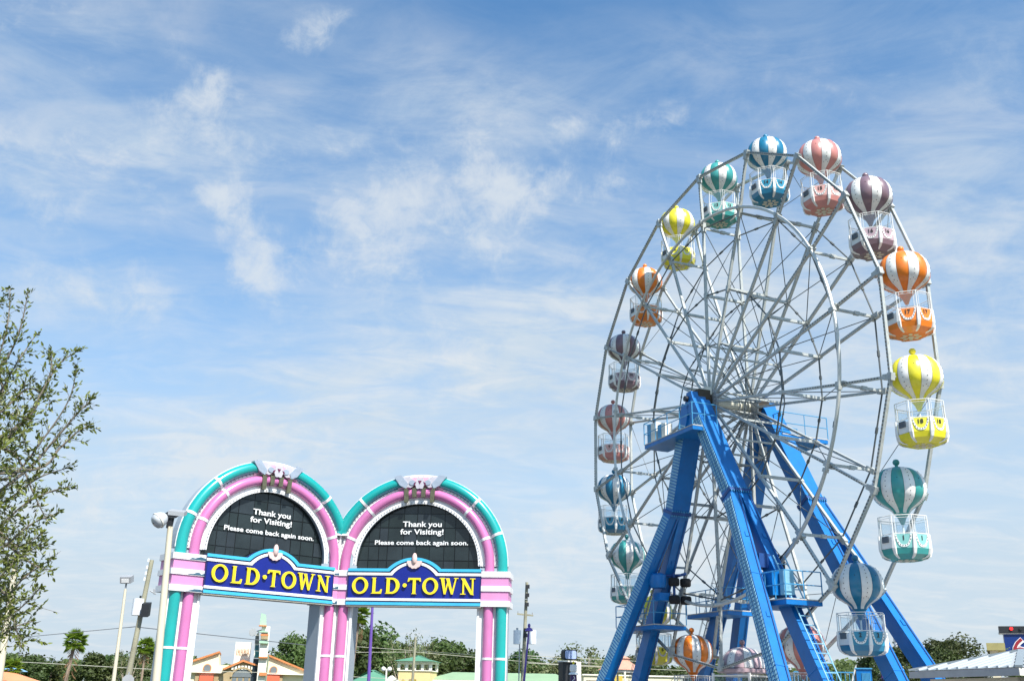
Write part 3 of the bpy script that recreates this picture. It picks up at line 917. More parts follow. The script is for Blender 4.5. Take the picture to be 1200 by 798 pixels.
# ladders up the right legs and the left leg of the far tower
d0 = tw(S0 + BS, -1.55, BH); d1 = tw(S0 + 7.75, -1.62, -14.1)
dl_ = (d1 - d0).normalized(); outn = (e - dl_ * e.dot(dl_)).normalized()
ladder(near, d1 + outn * .52, d0.lerp(d1, .30) + outn * .52, n, outn, w=.5, gap=.36)
d0 = tw(S0 - BS, 1.55, BH); d1 = tw(S0 - 7.75, 1.62, -14.1)
dl_ = (d1 - d0).normalized(); outn = (-e - dl_ * (-e).dot(dl_)).normalized()
ladder(far, d1 + outn * .42, d0.lerp(d1, .02) + outn * .42, n, outn, w=.42, gap=.36, cage=True)
d0 = tw(S0 - BS, -1.55, BH); d1 = tw(S0 - 7.75, -1.62, -14.1)
ladder(near, d1 + outn * .48 + n * .2, d0.lerp(d1, .45) + outn * .48 + n * .2, n, outn, w=.42, gap=.36, cage=True)
# power conduit chain in the gap between the left pair
b = MB()
q0, q1 = tw(S0 - BS, -1.85, BH - .2), tw(S0 - 5.2, -2.2, -9.6)
for i in range(60):
    p = q0.lerp(q1, i / 59); b.obox(p, n * .03, e * .03, zv * .045)
b.build('cable_chain', M_grey, near, kind='stuff')
platform(far, -0.75, 1.3, 1.7, 4.1, -1.35, rails=True)
platform(far, -5.6, -2.3, 0.9, 2.3, -8.45)
b = MB(); b.obox(tw(-0.3, 1.75, -1.9), e * .2, n * .14, zv * .28); b.build('control_cabinet', M_cream, far)

# ================================================================== ENTRANCE ARCH SIGN
K = 0.88
P0 = V((-11.437, 35.017, 0)); GJ = V((-6.435, 39.15, 0)); P2 = V((0.043, 38.445, 0))
M_teal = mat('tube_teal', (0.008, 0.33, 0.31), 0.25, var=0.10, scale=1.2, dirt=0.14, coat=0.5)
M_pink = mat('tube_pink', (0.55, 0.165, 0.37), 0.25, var=0.10, scale=1.2, dirt=0.14, coat=0.5)
M_bandpink = mat('band_pink', (0.62, 0.25, 0.46), 0.42, var=0.08, scale=2, dirt=0.12)
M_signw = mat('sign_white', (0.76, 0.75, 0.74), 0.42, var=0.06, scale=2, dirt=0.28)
M_signside = mat('sign_white_shaded', (0.33, 0.38, 0.42), 0.5, var=0.07, scale=1)  # white sides of the sign, their shade put into the colour as grey
M_navy = mat('panel_blue', (0.002, 0.012, 0.20), 0.40, var=0.12, scale=1.2)
M_navyd = mat('panel_navy', (0.003, 0.010, 0.09), 0.45, var=0.2)
M_cyan = mat('panel_cyan', (0.05, 0.42, 0.66), 0.28, var=0.14, scale=1.6, coat=0.4)
M_yel = mat('letter_yellow', (0.85, 0.66, 0.02), 0.4, var=0.05)
M_shell = mat('shell_pink', (0.68, 0.50, 0.46), 0.5, var=0.08)
M_silver = mat('chipped_silver', (0.42, 0.47, 0.54), 0.30, 0.45, var=0.12, scale=7, dirt=0.10)
M_chip = mat('peeled_patch', (0.03, 0.09, 0.14), 0.6, var=0.3, scale=9)
M_screen = mat('screen_pane', (0.016, 0.023, 0.025), 0.14, var=0.45, scale=1.1, obj_rand=1.0)  # tone shift from pane to pane stands for uneven reflections
M_screenf = mat('screen_frame', (0.006, 0.008, 0.009), 0.4)
M_letw = mat('letter_white', (0.82, 0.82, 0.80), 0.5, var=0.02)
arch = thing('entrance_arch_sign', (GJ.x * K, GJ.y * K, 0), 'double pink and teal arch sign with yellow OLD TOWN lettering and dark thank you screens', 'sign')
RO, RI, ZS = 3.47, 2.36, 4.87
def arc(r, a0, a1, m=24, cz=ZS, cu=0.0):
    return [(cu + r * math.cos(a0 + (a1 - a0) * i / m), cz + r * math.sin(a0 + (a1 - a0) * i / m)) for i in range(m + 1)]
def clip(poly, nx, nz, c):
    "keep the part of a 2-D polygon where nx*u+nz*z <= c"
    out = []
    for i in range(len(poly)):
        p, q = poly[i - 1], poly[i]
        a, b_ = nx * p[0] + nz * p[1] - c, nx * q[0] + nz * q[1] - c
        if (a <= 0) != (b_ <= 0):
            t = a / (a - b_); out.append((p[0] + (q[0] - p[0]) * t, p[1] + (q[1] - p[1]) * t))
        if b_ <= 0:
            out.append(q)
    return out
SER = {}
def ring_letter(w, h, tw_, th2, m=28):
    o_ = [(w / 2 + w / 2 * math.cos(2 * PI * i / m), h / 2 + (h / 2 + .015) * math.sin(2 * PI * i / m)) for i in range(m + 1)]
    i_ = [(w / 2 + (w / 2 - tw_) * math.cos(2 * PI * i / m), h / 2 + (h / 2 - th2) * math.sin(2 * PI * i / m)) for i in range(m + 1)]
    return ('ring', o_, i_)
def serif_letter(ch, w, h):
    s = 0.112   # stem
    f = 0.035   # serif thickness
    if ch == 'O':
        return [ring_letter(w, h, 0.122, 0.055)]
    if ch == 'L':
        return [('p', [(0.02, 0), (w - .01, 0), (w + .02, .16), (w - .035, .16), (w - .07, .075), (.06 + s, .06), (.06 + s, h - f), (.10 + s, h), (.01, h), (.06, h - f), (.06, f), (.0, 0.0)])]
    if ch == 'D':
        o_ = [(0.03, 0)] + [(w * .45 + (w * .55) * math.cos(t), h / 2 + h / 2 * math.sin(t)) for t in [-PI / 2 + PI * i / 16 for i in range(17)]] + [(.03, h)]
        i_ = [(.05 + s, .065)] + [(w * .42 + (w * .58 - .14) * math.cos(t), h / 2 + (h / 2 - .065) * math.sin(t)) for t in [-PI / 2 + PI * i / 16 for i in range(17)]] + [(.05 + s, h - .065)]
        return [('ring', o_, i_), ('p', [(-.01, 0), (.03, 0), (.05 + s, .065), (.05 + s, h - .065), (.03, h), (-.02, h), (.04, h - f), (.04, f)])]
    if ch == 'T':
        c = w / 2
        return [('p', [(c - .10, 0), (c + .10, 0), (c + s / 2, f), (c + s / 2, h - .075), (w - .05, h - .075), (w - .02, h - .13), (w + .02, h - .13), (w, h), (0, h), (-.03, h - .14), (.02, h - .14), (.06, h - .075), (c - s / 2, h - .075), (c - s / 2, f)])]
    if ch == 'W':
        def bar(x0, x1, t0, t1):
            return ('p', [(x1 - t1 / 2, 0), (x1 + t1 / 2, 0), (x0 + t0 / 2, h), (x0 - t0 / 2, h)])
        return [bar(.08, w * .28, .13, .07), bar(w * .5, w * .28, .05, .06), bar(w * .42, w * .70, .13, .07), bar(w - .06, w * .70, .05, .06),
                ('p', [(-.03, h - .02), (.19, h - .02), (.19, h + .012), (-.03, h + .012)]), ('p', [(w - .14, h - .02), (w + .03, h - .02), (w + .03, h + .012), (w - .14, h + .012)])]
    if ch == 'N':
        return [('p', [(.05, 0), (.11, 0), (.11, h), (.05, h)]), ('p', [(w - .10, 0), (w - .04, 0), (w - .04, h), (w - .10, h)]), ('p', [(w - .14, 0), (w - .02, -.02), (.13, h), (-.02, h)]),
                ('p', [(-.03, 0), (.17, 0), (.17, .03), (-.03, .03)]), ('p', [(w - .18, h - .03), (w + .03, h - .03), (w + .03, h), (w - .18, h)])]
LET = [('O', .21, .84), ('L', .96, 1.38), ('D', 1.53, 2.08), ('T', 2.42, 2.89), ('O', 2.975, 3.587), ('W', 3.67, 4.34), ('N', 4.49, 5.0)]
def build_arch(side, clabel):
    "side -1 the left arch, +1 the right arch; local frame: u from the outer foot's arch centre, z above camera"
    outer, inner = (P0, GJ) if side < 0 else (P2, GJ)
    dv = (GJ - P0).normalized() if side < 0 else (P2 - GJ).normalized()
    nr = V((dv.y, -dv.x, 0))                      # towards the camera
    cen = outer + dv * (RO if side < 0 else -RO)
    dj = (GJ - cen).dot(dv)                       # signed distance from the centre to the joint
    def W(u, z, q=0.0):
        w = cen + dv * u + nr * q
        return V((w.x * K, w.y * K, 1.6 + z * K))
    O = W(0, 0, 0); U = dv * K; Z = zv * K; NQ = nr * K
    O = V((O.x, O.y, 1.6))
    so_ = side                                     # sign of the outer side in u
    inside = lambda u: (u < dj) if side < 0 else (u > dj)
    def keep(a):                                   # is an angle on the arc of radius r kept (not past the joint)
        return True
    aj = lambda r: math.acos(max(-1, min(1, dj / r)))   # angle of the joint for a given radius
    def rng(r):
        if abs(dj) >= r: return (0.0, PI)
        return (aj(r), PI) if side < 0 else (0.0, aj(r))
    zg = -1.6 / K
    D = 0.5
    # body: annulus + straight sides to the ground
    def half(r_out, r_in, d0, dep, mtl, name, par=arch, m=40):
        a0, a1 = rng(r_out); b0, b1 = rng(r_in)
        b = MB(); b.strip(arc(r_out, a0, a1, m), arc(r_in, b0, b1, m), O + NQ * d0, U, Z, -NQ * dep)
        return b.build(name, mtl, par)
    half(RO - .02, RI + .02, 0.0, D, M_signside, 'arch_body')
    half(RO, RI, 0.03, 0.035, M_signw, 'arch_face')
    half(RO + .015, RO - .10, 0.07, 0.05, M_signw, 'trim')
    half(RI + .12, RI - .015, 0.09, 0.07, M_signw, 'trim')
    half(3.045, 2.965, 0.06, 0.035, M_signw, 'trim')
    # tube segments with white clamps between
    br = [0, 21, 47, 76, 104, 133, 159, 180]
    for rr, tr, mtl, cn in ((3.26, .205, M_teal, 'teal_tube'), (2.775, .185, M_pink, 'pink_tube')):
        a0, a1 = rng(rr)
        for i in range(7):
            s0_, s1_ = max(rad(br[i]), a0), min(rad(br[i + 1]), a1)
            if s1_ - s0_ < 0.03: continue
            if i == 3 and cn == 'teal_tube': continue
            m = max(3, int((s1_ - s0_) / 0.06))
            b = MB(); pts = []
            for j in range(m + 1):
                t = s0_ + (s1_ - s0_) * j / m
                pts.append(W(rr * math.cos(t), ZS + rr * math.sin(t), 0.06))
            if i in (0, 6) and abs(math.degrees(s0_ if i == 0 else s1_) - (0 if i == 0 else 180)) < .5:
                ex = W(rr * (1 if i == 0 else -1), 4.66, .06)
                pts = [ex] + pts if i == 0 else pts + [ex]
            b.path(pts, tr * K, 14)
            b.build(cn, mtl, arch)
        for i in (1, 2, 5, 6):
            t = rad(br[i])
            if not (a0 + .02 < t < a1 - .02): continue
            dirt_ = V((0, 0, 0)) + U * -math.sin(t) + Z * math.cos(t); dirt_.normalize()
            c = W(rr * math.cos(t), ZS + rr * math.sin(t), 0.06)
            b = MB(); b.tube(c - dirt_ * .045, c + dirt_ * .045, (tr + .014) * K, 16); b.build('clamp', M_signw, arch)
    # fixing screws along the white strip between the tubes
    a0, a1 = rng(3.0); b = MB()
    for i in range(60):
        t = a0 + (a1 - a0) * (i + .5) / 60
        for rr_ in (3.02, RI + .05, RO - .05):
            c = W(rr_ * math.cos(t), ZS + rr_ * math.sin(t), .075 if rr_ == 3.02 else .11)
            b.obox(c, U * .016, Z * .016, NQ * .014)
    b.build('fixing_screws', M_grey, arch, kind='stuff')
    # pillars below the band
    edge = so_ * RO
    for which in ('outer', 'inner'):
        if which == 'outer':
            us = sorted((so_ * RI, so_ * (RO + .02)))
            tubes = ((so_ * 3.26, .205, M_teal, 'teal_tube'), (so_ * 2.775, .185, M_pink, 'pink_tube'))
        else:
            us = sorted((-so_ * RI, dj))
            tubes = ((-so_ * 2.72, .185, M_pink, 'pink_tube'),)
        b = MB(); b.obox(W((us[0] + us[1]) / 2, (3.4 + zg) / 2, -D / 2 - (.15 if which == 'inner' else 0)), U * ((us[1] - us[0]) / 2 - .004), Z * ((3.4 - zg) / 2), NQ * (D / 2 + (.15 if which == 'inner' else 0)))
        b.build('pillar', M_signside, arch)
        b = MB(); b.obox(W((us[0] + us[1]) / 2, (3.4 + zg) / 2, .02), U * ((us[1] - us[0]) / 2 + .0), Z * ((3.4 - zg) / 2 - .01), NQ * .022)
        b.build('pillar_face', M_signw, arch)
        for uu in ((us[0] + .04), (us[1] - .04)):
            if which == 'inner' and abs(uu - dj) < .1: continue
            b = MB(); b.obox(W(uu, (3.4 + zg) / 2, .06), U * .045, Z * ((3.4 - zg) / 2 - .01), NQ * .04); b.build('trim', M_signw, arch)
        for uu, tr, mtl, cn in tubes:
            for z0, z1 in ((zg + .02, 1.55), (1.55, 3.38)):
                b = MB(); b.tube(W(uu, z0, .06), W(uu, z1, .06), tr * K, 20); b.build(cn, mtl, arch)
            b = MB(); b.tube(W(uu, 1.51, .06), W(uu, 1.59, .06), (tr + .015) * K, 20); b.build('clamp', M_signw, arch)
        # the stacked band
        if which == 'outer': bu = sorted((so_ * (RI - .06), so_ * (RO + .06)))
        else: bu = sorted((-so_ * (RI - .06), dj))
        bd0, bd1 = .27, -.85
        for z0, z1, mtl, g_ in ((4.44, 4.65, M_signw, .06), (4.12, 4.44, M_bandpink, 0), (3.93, 4.12, M_signw, .06), (3.59, 3.93, M_bandpink, 0), (3.38, 3.59, M_signw, .06)):
            lo, hi = bu[0], bu[1]
            if which == 'outer':
                if so_ > 0: hi += g_
                else: lo -= g_
            q1 = bd0 + g_ * .7; q0 = bd1 - g_ * .5
            b = MB(); b.obox(W((lo + hi) / 2, (z0 + z1) / 2, (q0 + q1) / 2), U * ((hi - lo) / 2 - .003), Z * ((z1 - z0) / 2), NQ * ((q1 - q0) / 2))
            bb = b.build('band', mtl, arch)
            if g_ and not (side > 0 and which == 'outer'):
                # peeled ragged patch where the white skin has come off
                rnd = random.Random(int(z0 * 100) + side * 7 + (1 if which == 'outer' else 5))
                w_ = (hi - lo)
                xa = hi - w_ * (.55 if which == 'outer' else .6)
                if side > 0: continue
                top_ = z1 - .02; bot = z0 + .02
                pts = [(hi - .01, bot), (hi - .01, top_)] + [(hi - (hi - xa) * f, bot + (top_ - bot) * rnd.uniform(.25, .95) * (1 - f * .6)) for f in (.15, .3, .42, .55, .7, .85)] + [(xa, bot)]
                b = MB(); b.prism(pts, O + NQ * (q1 + .002), U, Z, NQ * .006); b.build('peeled_patch', M_chip, bb)
    # screen made of panes
    circ = arc(RI, 0, PI, 48) + [(-RI, 4.6), (RI, 4.6)]
    circ = arc(RI, 0, PI, 48) + [(-RI, 4.5), (RI, 4.5)]
    b = MB(); b.prism(circ, O - NQ * .16, U, Z, -NQ * .25); sc = b.build('screen', M_screenf, arch)
    xs = [-2.4, -1.95, -1.55, -1.22, -.62, -.1, .42, .98, 1.4, 1.95, 2.4]
    zs = [4.5, 5.08, 5.62, 5.78, 6.32, 6.86, 7.3]
    for i in range(len(xs) - 1):
        for j in range(len(zs) - 1):
            g_ = .016
            p = clip(clip(clip(clip(circ, 1, 0, xs[i + 1] - g_), -1, 0, -(xs[i] + g_)), 0, 1, zs[j + 1] - g_), 0, -1, -(zs[j] + g_))
            if len(p) < 3: continue
            if abs(max(q[0] for q in p) - min(q[0] for q in p)) < .08: continue
            dep = random.uniform(.012, .04)
            b = MB(); b.prism([(q[0] * .999, q[1]) for q in p], O - NQ * (.16 - dep), U, Z, -NQ * (dep - .002)); b.build('pane', M_screen, sc)
    # name panel; its own u runs 0..PW from the left
    PW = 5.06
    pc = 0.12 if side < 0 else -0.02
    pu = lambda x: x - PW / 2 + pc
    q = 0.36
    def outline(ins_b, ins_t, ins_s):
        hb = 1.02 - ins_t * .75; base = 4.715 - ins_t; top = 5.13 - ins_t
        rise = top - base; rad_ = (hb * hb + rise * rise) / (2 * rise); cz = top - rad_; a_ = math.asin(min(1, hb / rad_))
        bump = [(pc + rad_ * math.sin(a_ - 2 * a_ * i / 20), cz + rad_ * math.cos(a_ - 2 * a_ * i / 20)) for i in range(21)]
        return [(pu(ins_s), 3.385 + ins_b), (pu(PW - ins_s), 3.385 + ins_b), (pu(PW - ins_s), base)] + bump + [(pu(ins_s), base)]
    b = MB(); b.prism(outline(0, 0, 0), O + NQ * q, U, Z, -NQ * .30); pn = b.build('name_panel', M_navyd, arch)
    def band_of(o1, o2, q0_, dep, mtl):
        p1, p2 = outline(*o1), outline(*o2)
        b = MB(); b.strip(p1 + p1[:1], p2 + p2[:1], O + NQ * (q + q0_), U, Z, -NQ * dep); return b.build('border', mtl, pn)
    # open borders: top and bottom runs only
    for (t0, t1, dq, mtl) in ((0, .105, .05, M_cyan), (.155, .25, .04, M_signw)):
        pa, pb = outline(0, t0, 0), outline(0, t1, 0)
        b = MB(); b.strip(pa[2:], pb[2:], O + NQ * (q + dq), U, Z, -NQ * (dq + .01)); b.build('border', mtl, pn)
        b = MB(); b.strip([(pu(0), 3.385 + t0), (pu(PW), 3.385 + t0)], [(pu(0), 3.385 + t1), (pu(PW), 3.385 + t1)], O + NQ * (q + dq), U, Z, -NQ * (dq + .01)); b.build('border', mtl, pn)
    b = MB(); b.prism(outline(.25, .25, .05), O + NQ * (q + .008), U, Z, -NQ * .02); b.build('panel_field', M_navy, pn)
    b = MB(); b.obox(W(pc, 3.36, q - .2), U * (PW / 2), Z * .03, NQ * .22); b.build('light_trough', mat('trough_beige', (0.42, 0.40, 0.33), 0.6), pn)
    sxl = PW / 5.24
    for ch, x0, x1 in LET:
        b = MB()
        for kind_, *pp in serif_letter(ch, x1 - x0, .585):
            tr_ = lambda p: (pu((x0 + p[0]) * sxl), 3.79 + p[1])
            if kind_ == 'ring': b.strip([tr_(p) for p in pp[0]], [tr_(p) for p in pp[1]], O + NQ * (q + .085), U, Z, -NQ * .06)
            else: b.prism([tr_(p) for p in pp[0]], O + NQ * (q + .085 + .002 * len(b.f) / 30), U, Z, -NQ * .06)
        b.build('letter', M_yel, pn)
    c = W(pu(2.285 * sxl), 4.10, q + .1)
    b = MB(); b.tube(c - NQ * .07, c, .075 * K, 14); b.build('dot', M_yel, pn)
    # shell finial
    b = MB(); b.sphere((0, 0, 0), 1, 12, 8)
    egg = MB(); egg.add([W(pc, 5.08, q + .1) + U * (v.x * .10) + Z * (v.z * .21) + NQ * (v.y * .09) for v in b.v], b.f, True)
    fn = egg.build('finial', M_shell, pn)
    pts = []
    for i in range(25):
        t = PI + PI * i / 24
        rr = .27 + .025 * abs(math.sin(i * PI / 4))
        pts.append((pc + rr * math.cos(t), 5.0 + rr * 1.0 * math.sin(t)))
    b = MB(); b.prism(pts, O + NQ * (q + .09), U, Z, -NQ * .05); b.build('shell', M_shell, fn)
    # keystone: fan of silver plates over pink, with dark straps
    b = MB(); b.strip(arc(RO - .1, rad(73), rad(107), 14), arc(3.0, rad(73), rad(107), 14), O + NQ * .12, U, Z, -NQ * .08); ks = b.build('keystone', mat('keystone_pink', (0.70, 0.34, 0.44), 0.5), arch)
    for sx in (-1, 1):
        pts = []
        a_, b_ = rad(90 - 17 * sx), rad(90 - 12.5 * sx)
        pts = [(RO * 1.012 * math.cos(a_), ZS + RO * 1.012 * math.sin(a_)), (RO * 1.012 * math.cos(b_), ZS + RO * 1.012 * math.sin(b_)), (3.12 * math.cos(rad(90 - 8.5 * sx)), ZS + 3.12 * math.sin(rad(90 - 8.5 * sx))), (2.9 * math.cos(rad(90 - 11 * sx)), ZS + 2.9), (3.12 * math.cos(rad(90 - 14.5 * sx)), ZS + 3.12 * math.sin(rad(90 - 14.5 * sx)))]
        b = MB(); b.prism(pts, O + NQ * .30, U, Z, -NQ * .24); b.build('wing_plate', M_silver, ks)
    M_ksw = mat('keystone_white', (0.52, 0.49, 0.53), 0.35, 0.15, var=.10, scale=6, dirt=.12)
    M_mag = mat('keystone_magenta', (0.12, 0.01, 0.06), .5)
    for sx in (-1, 1):
        # side shell: outer edge rises to the rim, inner edge scalloped
        pts = [(sx * .70, 3.12), (sx * .86, 3.42), (sx * .62, 3.36), (sx * .44, 3.36), (sx * .30, 3.27), (sx * .20, 3.12), (sx * .26, 3.00), (sx * .36, 2.93), (sx * .48, 2.96), (sx * .56, 2.88), (sx * .64, 2.92)]
        b = MB(); b.prism([(x, ZS + y) for x, y in (pts if sx > 0 else pts[::-1])], O + NQ * .27, U, Z, -NQ * .12); b.build('scroll', M_ksw, ks)
        b = MB(); b.prism([(sx * (.30 + .13 * math.cos(t)), ZS + 3.13 + .10 * math.sin(t)) for t in [2 * PI * i / 12 for i in range(12)]], O + NQ * .30, U, Z, -NQ * .05); b.build('scroll', M_silver, ks)
        b = MB(); b.prism([(sx * .14, ZS + 3.16), (sx * .24, ZS + 3.10), (sx * .20, ZS + 3.0)], O + NQ * .325, U, Z, -NQ * .02); b.build('inset', M_mag, ks)
        b = MB(); b.prism([(sx * .34, ZS + 2.90), (sx * .50, ZS + 2.86), (sx * .46, ZS + 2.94)], O + NQ * .29, U, Z, -NQ * .02); b.build('inset', M_mag, ks)
    pts = [(.20 * math.cos(t) * (1 + .12 * math.cos(6 * t)), ZS + 3.10 + .22 * math.sin(t) * (1 + .12 * math.cos(6 * t))) for t in [2 * PI * i / 24 for i in range(24)]]
    b = MB(); b.prism(pts, O + NQ * .31, U, Z, -NQ * .14); b.build('scroll', M_ksw, ks)
    b = MB(); b.prism([(-.07, ZS + 3.20), (.07, ZS + 3.20), (0, ZS + 3.06)], O + NQ * .325, U, Z, -NQ * .02); b.build('inset', M_mag, ks)
    for su in (-.52, -.20, .16, .52):
        b = MB(); b.prism([(su - .09, ZS + 2.92), (su + .09, ZS + 2.92), (su * .96 + .07, ZS + (2.38 if abs(su) > .4 else 2.58)), (su * .96 - .08, ZS + (2.36 if abs(su) > .4 else 2.56))], O + NQ * .28, U, Z, -NQ * .10); b.build('strap', mat('strap_dark', (0.10, 0.10, 0.06), 0.5, 0.2, var=.4, scale=12), ks)
    # lettering on the screen
    tc_ = 0.10 if side < 0 else 0.10
    for body, z, wd, ht in (('Thank you', 6.43, 1.52, .27), ('for Visiting!', 6.14, 1.68, .27), ('Please come back again soon.', 5.73, 3.62, .225)):
        b = text_in(body, W(tc_, z, -.10), U.normalized(), zv, width=wd * K, height=ht * K, depth=.015, offset=0.016)
        b.build('screen_text', M_letw, sc)
    return W
WL = build_arch(-1, 'left')
WR = build_arch(1, 'right')
# white rib closing the joint between the two arches
b = MB(); jz = V((GJ.x * K, GJ.y * K, 0)); jn = -jz.normalized()
jx = V((-jn.y, jn.x, 0))
b.obox(jz + zv * (1.6 + 6.35 * K) / 2 + jn * .02, jx * .03, jn * .10, zv * ((1.6 + 6.35 * K) / 2)); b.build('joint_rib', M_signw, arch)
b = MB(); b.obox(jz + zv * (1.6 + 6.2 * K) / 2 - jn * .3, jx * .2, jn * .3, zv * ((1.6 + 6.2 * K) / 2 - .1)); b.build('joint_back', M_signw, arch)
c = jz + zv * (1.6 + 6.0 * K) + jn * .06
b = MB(); b.obox(c, jx * .26, jn * .16, zv * .03); b.build('clamp', M_signw, arch)

# ================================================================== BACKGROUND
def fol(name, c, tr=0.25, rnd=0.0):
    return mat(name, c, 0.6, var=0.35, scale=1.4, transl=tr, obj_rand=rnd)
M_fol = [fol('foliage_dark', (0.055, 0.095, 0.020), .25, .8), fol('foliage_mid', (0.085, 0.12, 0.028), .3, .8), fol('foliage_pale', (0.14, 0.16, 0.060), .3, .6)]  # leaf colours lightened to stand for haze over the distance
M_bark = mat('bark', (0.12, 0.09, 0.065), 0.9, var=0.3, scale=4, bump=.5)
M_barkp = mat('pale_bark', (0.30, 0.25, 0.19), 0.9, var=0.3, scale=4, bump=.4)
class Fr:
    "upright plane standing at distance d under a pixel column, turned by yaw degrees; u to the right, z up from the ground"
    def __init__(s, px, d, yaw=0.0):
        p = at(px, 800, d); s.o = V((p.x, p.y, 0)); s.d = d
        view = V((p.x, p.y, 0)).normalized()
        a = rad(yaw)
        s.n = -(view * math.cos(a) + V((-view.y, view.x, 0)) * math.sin(a))
        s.u = V((-s.n.y, s.n.x, 0))
    def uz(s, px, py):
        r = ray(px, py)
        t = ((s.o - EYE).dot(s.n)) / r.dot(s.n)
        p = EYE + r * t
        return ((p - s.o).dot(s.u), p.z)
    def P(s, u, z, q=0.0):
        return s.o + s.u * u + zv * z + s.n * q
    def poly(s, b, pts, q=0.0, dep=0.2):
        b.prism([s.uz(*p) for p in pts], s.o + s.n * q, s.u, zv, -s.n * dep); return b
    def rect(s, b, x0, y0, x1, y1, q=0.0, dep=0.2, ground=False):
        "pixel rectangle made upright in the frame"
        xm, ym = (x0 + x1) / 2, (y0 + y1) / 2
        u0, _ = s.uz(x0, ym); u1, _ = s.uz(x1, ym); z1 = s.uz(xm, y0)[1]; z0 = 0 if ground else s.uz(xm, y1)[1]
        b.obox(s.P((u0 + u1) / 2, (z0 + z1) / 2, q - dep / 2), s.u * ((u1 - u0) / 2), zv * ((z1 - z0) / 2), s.n * (dep / 2)); return b

# ------------------------------------------------------------------ broad-leaved trees of the far tree line
def crown_mesh(name, seed, material, quads, open_=0.0, leaf=0.22):
    rnd = random.Random(seed)
    b = MB(); v = []; f = []
    clumps = []
    for i in range(34):
        a = rnd.uniform(0, 2 * PI); z = rnd.uniform(0.22, 1.0)
        rr = (math.sin(PI * min(1, max(0.08, (1.08 - z) * .95))) ** .6) * rnd.uniform(.35, 1.0) * .5
        clumps.append((rr * math.cos(a), rr * math.sin(a), z - .08, rnd.uniform(.06, .17)))
    for i in range(quads):
        cx, cy, cz, cr = clumps[rnd.randrange(len(clumps))]
        d = V((rnd.gauss(0, 1), rnd.gauss(0, 1), rnd.gauss(0, .75))).normalized() * (cr * rnd.uniform(.35, 1.12) ** .6)
        c = V((cx, cy, cz)) + d
        nn = (d.normalized() + V((rnd.gauss(0, .6), rnd.gauss(0, .6), rnd.gauss(0, .6)))).normalized()
        t = nn.orthogonal().normalized(); t.rotate(Matrix.Rotation(rnd.uniform(0, 6.3), 3, nn)); w = nn.cross(t)
        s_ = leaf * rnd.uniform(.45, 1.0) * .1
        o = len(v)
        v += [c + t * s_, c + w * s_ * .6, c - t * s_ * 1.1, c - w * s_ * .55]
        f.append((o, o + 1, o + 2, o + 3))
    b.v = v; b.f = f; b.sm = [False] * len(f)
    return b.mesh(name, material), clumps
def trunk_mesh(name, seed, clumps, material):
    rnd = random.Random(seed); b = MB()
    b.path([(0, 0, 0), (rnd.uniform(-.01, .01), 0, .2), (rnd.uniform(-.02, .02), rnd.uniform(-.02, .02), .5), (0, 0, .8)], 0.02, 7, radii=[.030, .022, .015, .006])
    for c in clumps[:16]:
        z0 = rnd.uniform(.15, .5) * min(1, c[2] / .6)
        b.path([(0, 0, z0), (c[0] * .5, c[1] * .5, (z0 + c[2]) * .5 - .02), (c[0], c[1], c[2])], .01, 5, radii=[.012, .008, .003])
    return b.mesh(name, material)
TREEV = []
for i, (q, op) in enumerate(((8200, 0), (7600, 0), (8000, 0), (2300, 1), (1900, 1), (17000, 0))):
    cm, cl = crown_mesh('crown', 11 + i, M_fol[0 if i in (0, 2, 5) else (1 if i == 1 else 2)], q, leaf=.33 if i < 3 else (.24 if i < 5 else .16))
    TREEV.append((cm, trunk_mesh('trunk', 31 + i, cl, M_bark if i < 3 else M_barkp)))
def far_tree(px, ytop, d, var, label, wide=1.0, group='trees of the distant tree line'):
    p = at(px, ytop, d)
    h = p.z * 1.02
    t = thing('broadleaf_tree', (p.x, p.y, 0), label, 'tree', group, rotz=random.uniform(0, 6.28))
    cm, tm = TREEV[var]
    t.scale = (h * wide, h * wide, h)
    put('crown', cm, t); put('trunk', tm, t)
    return t
rt = random.Random(5)
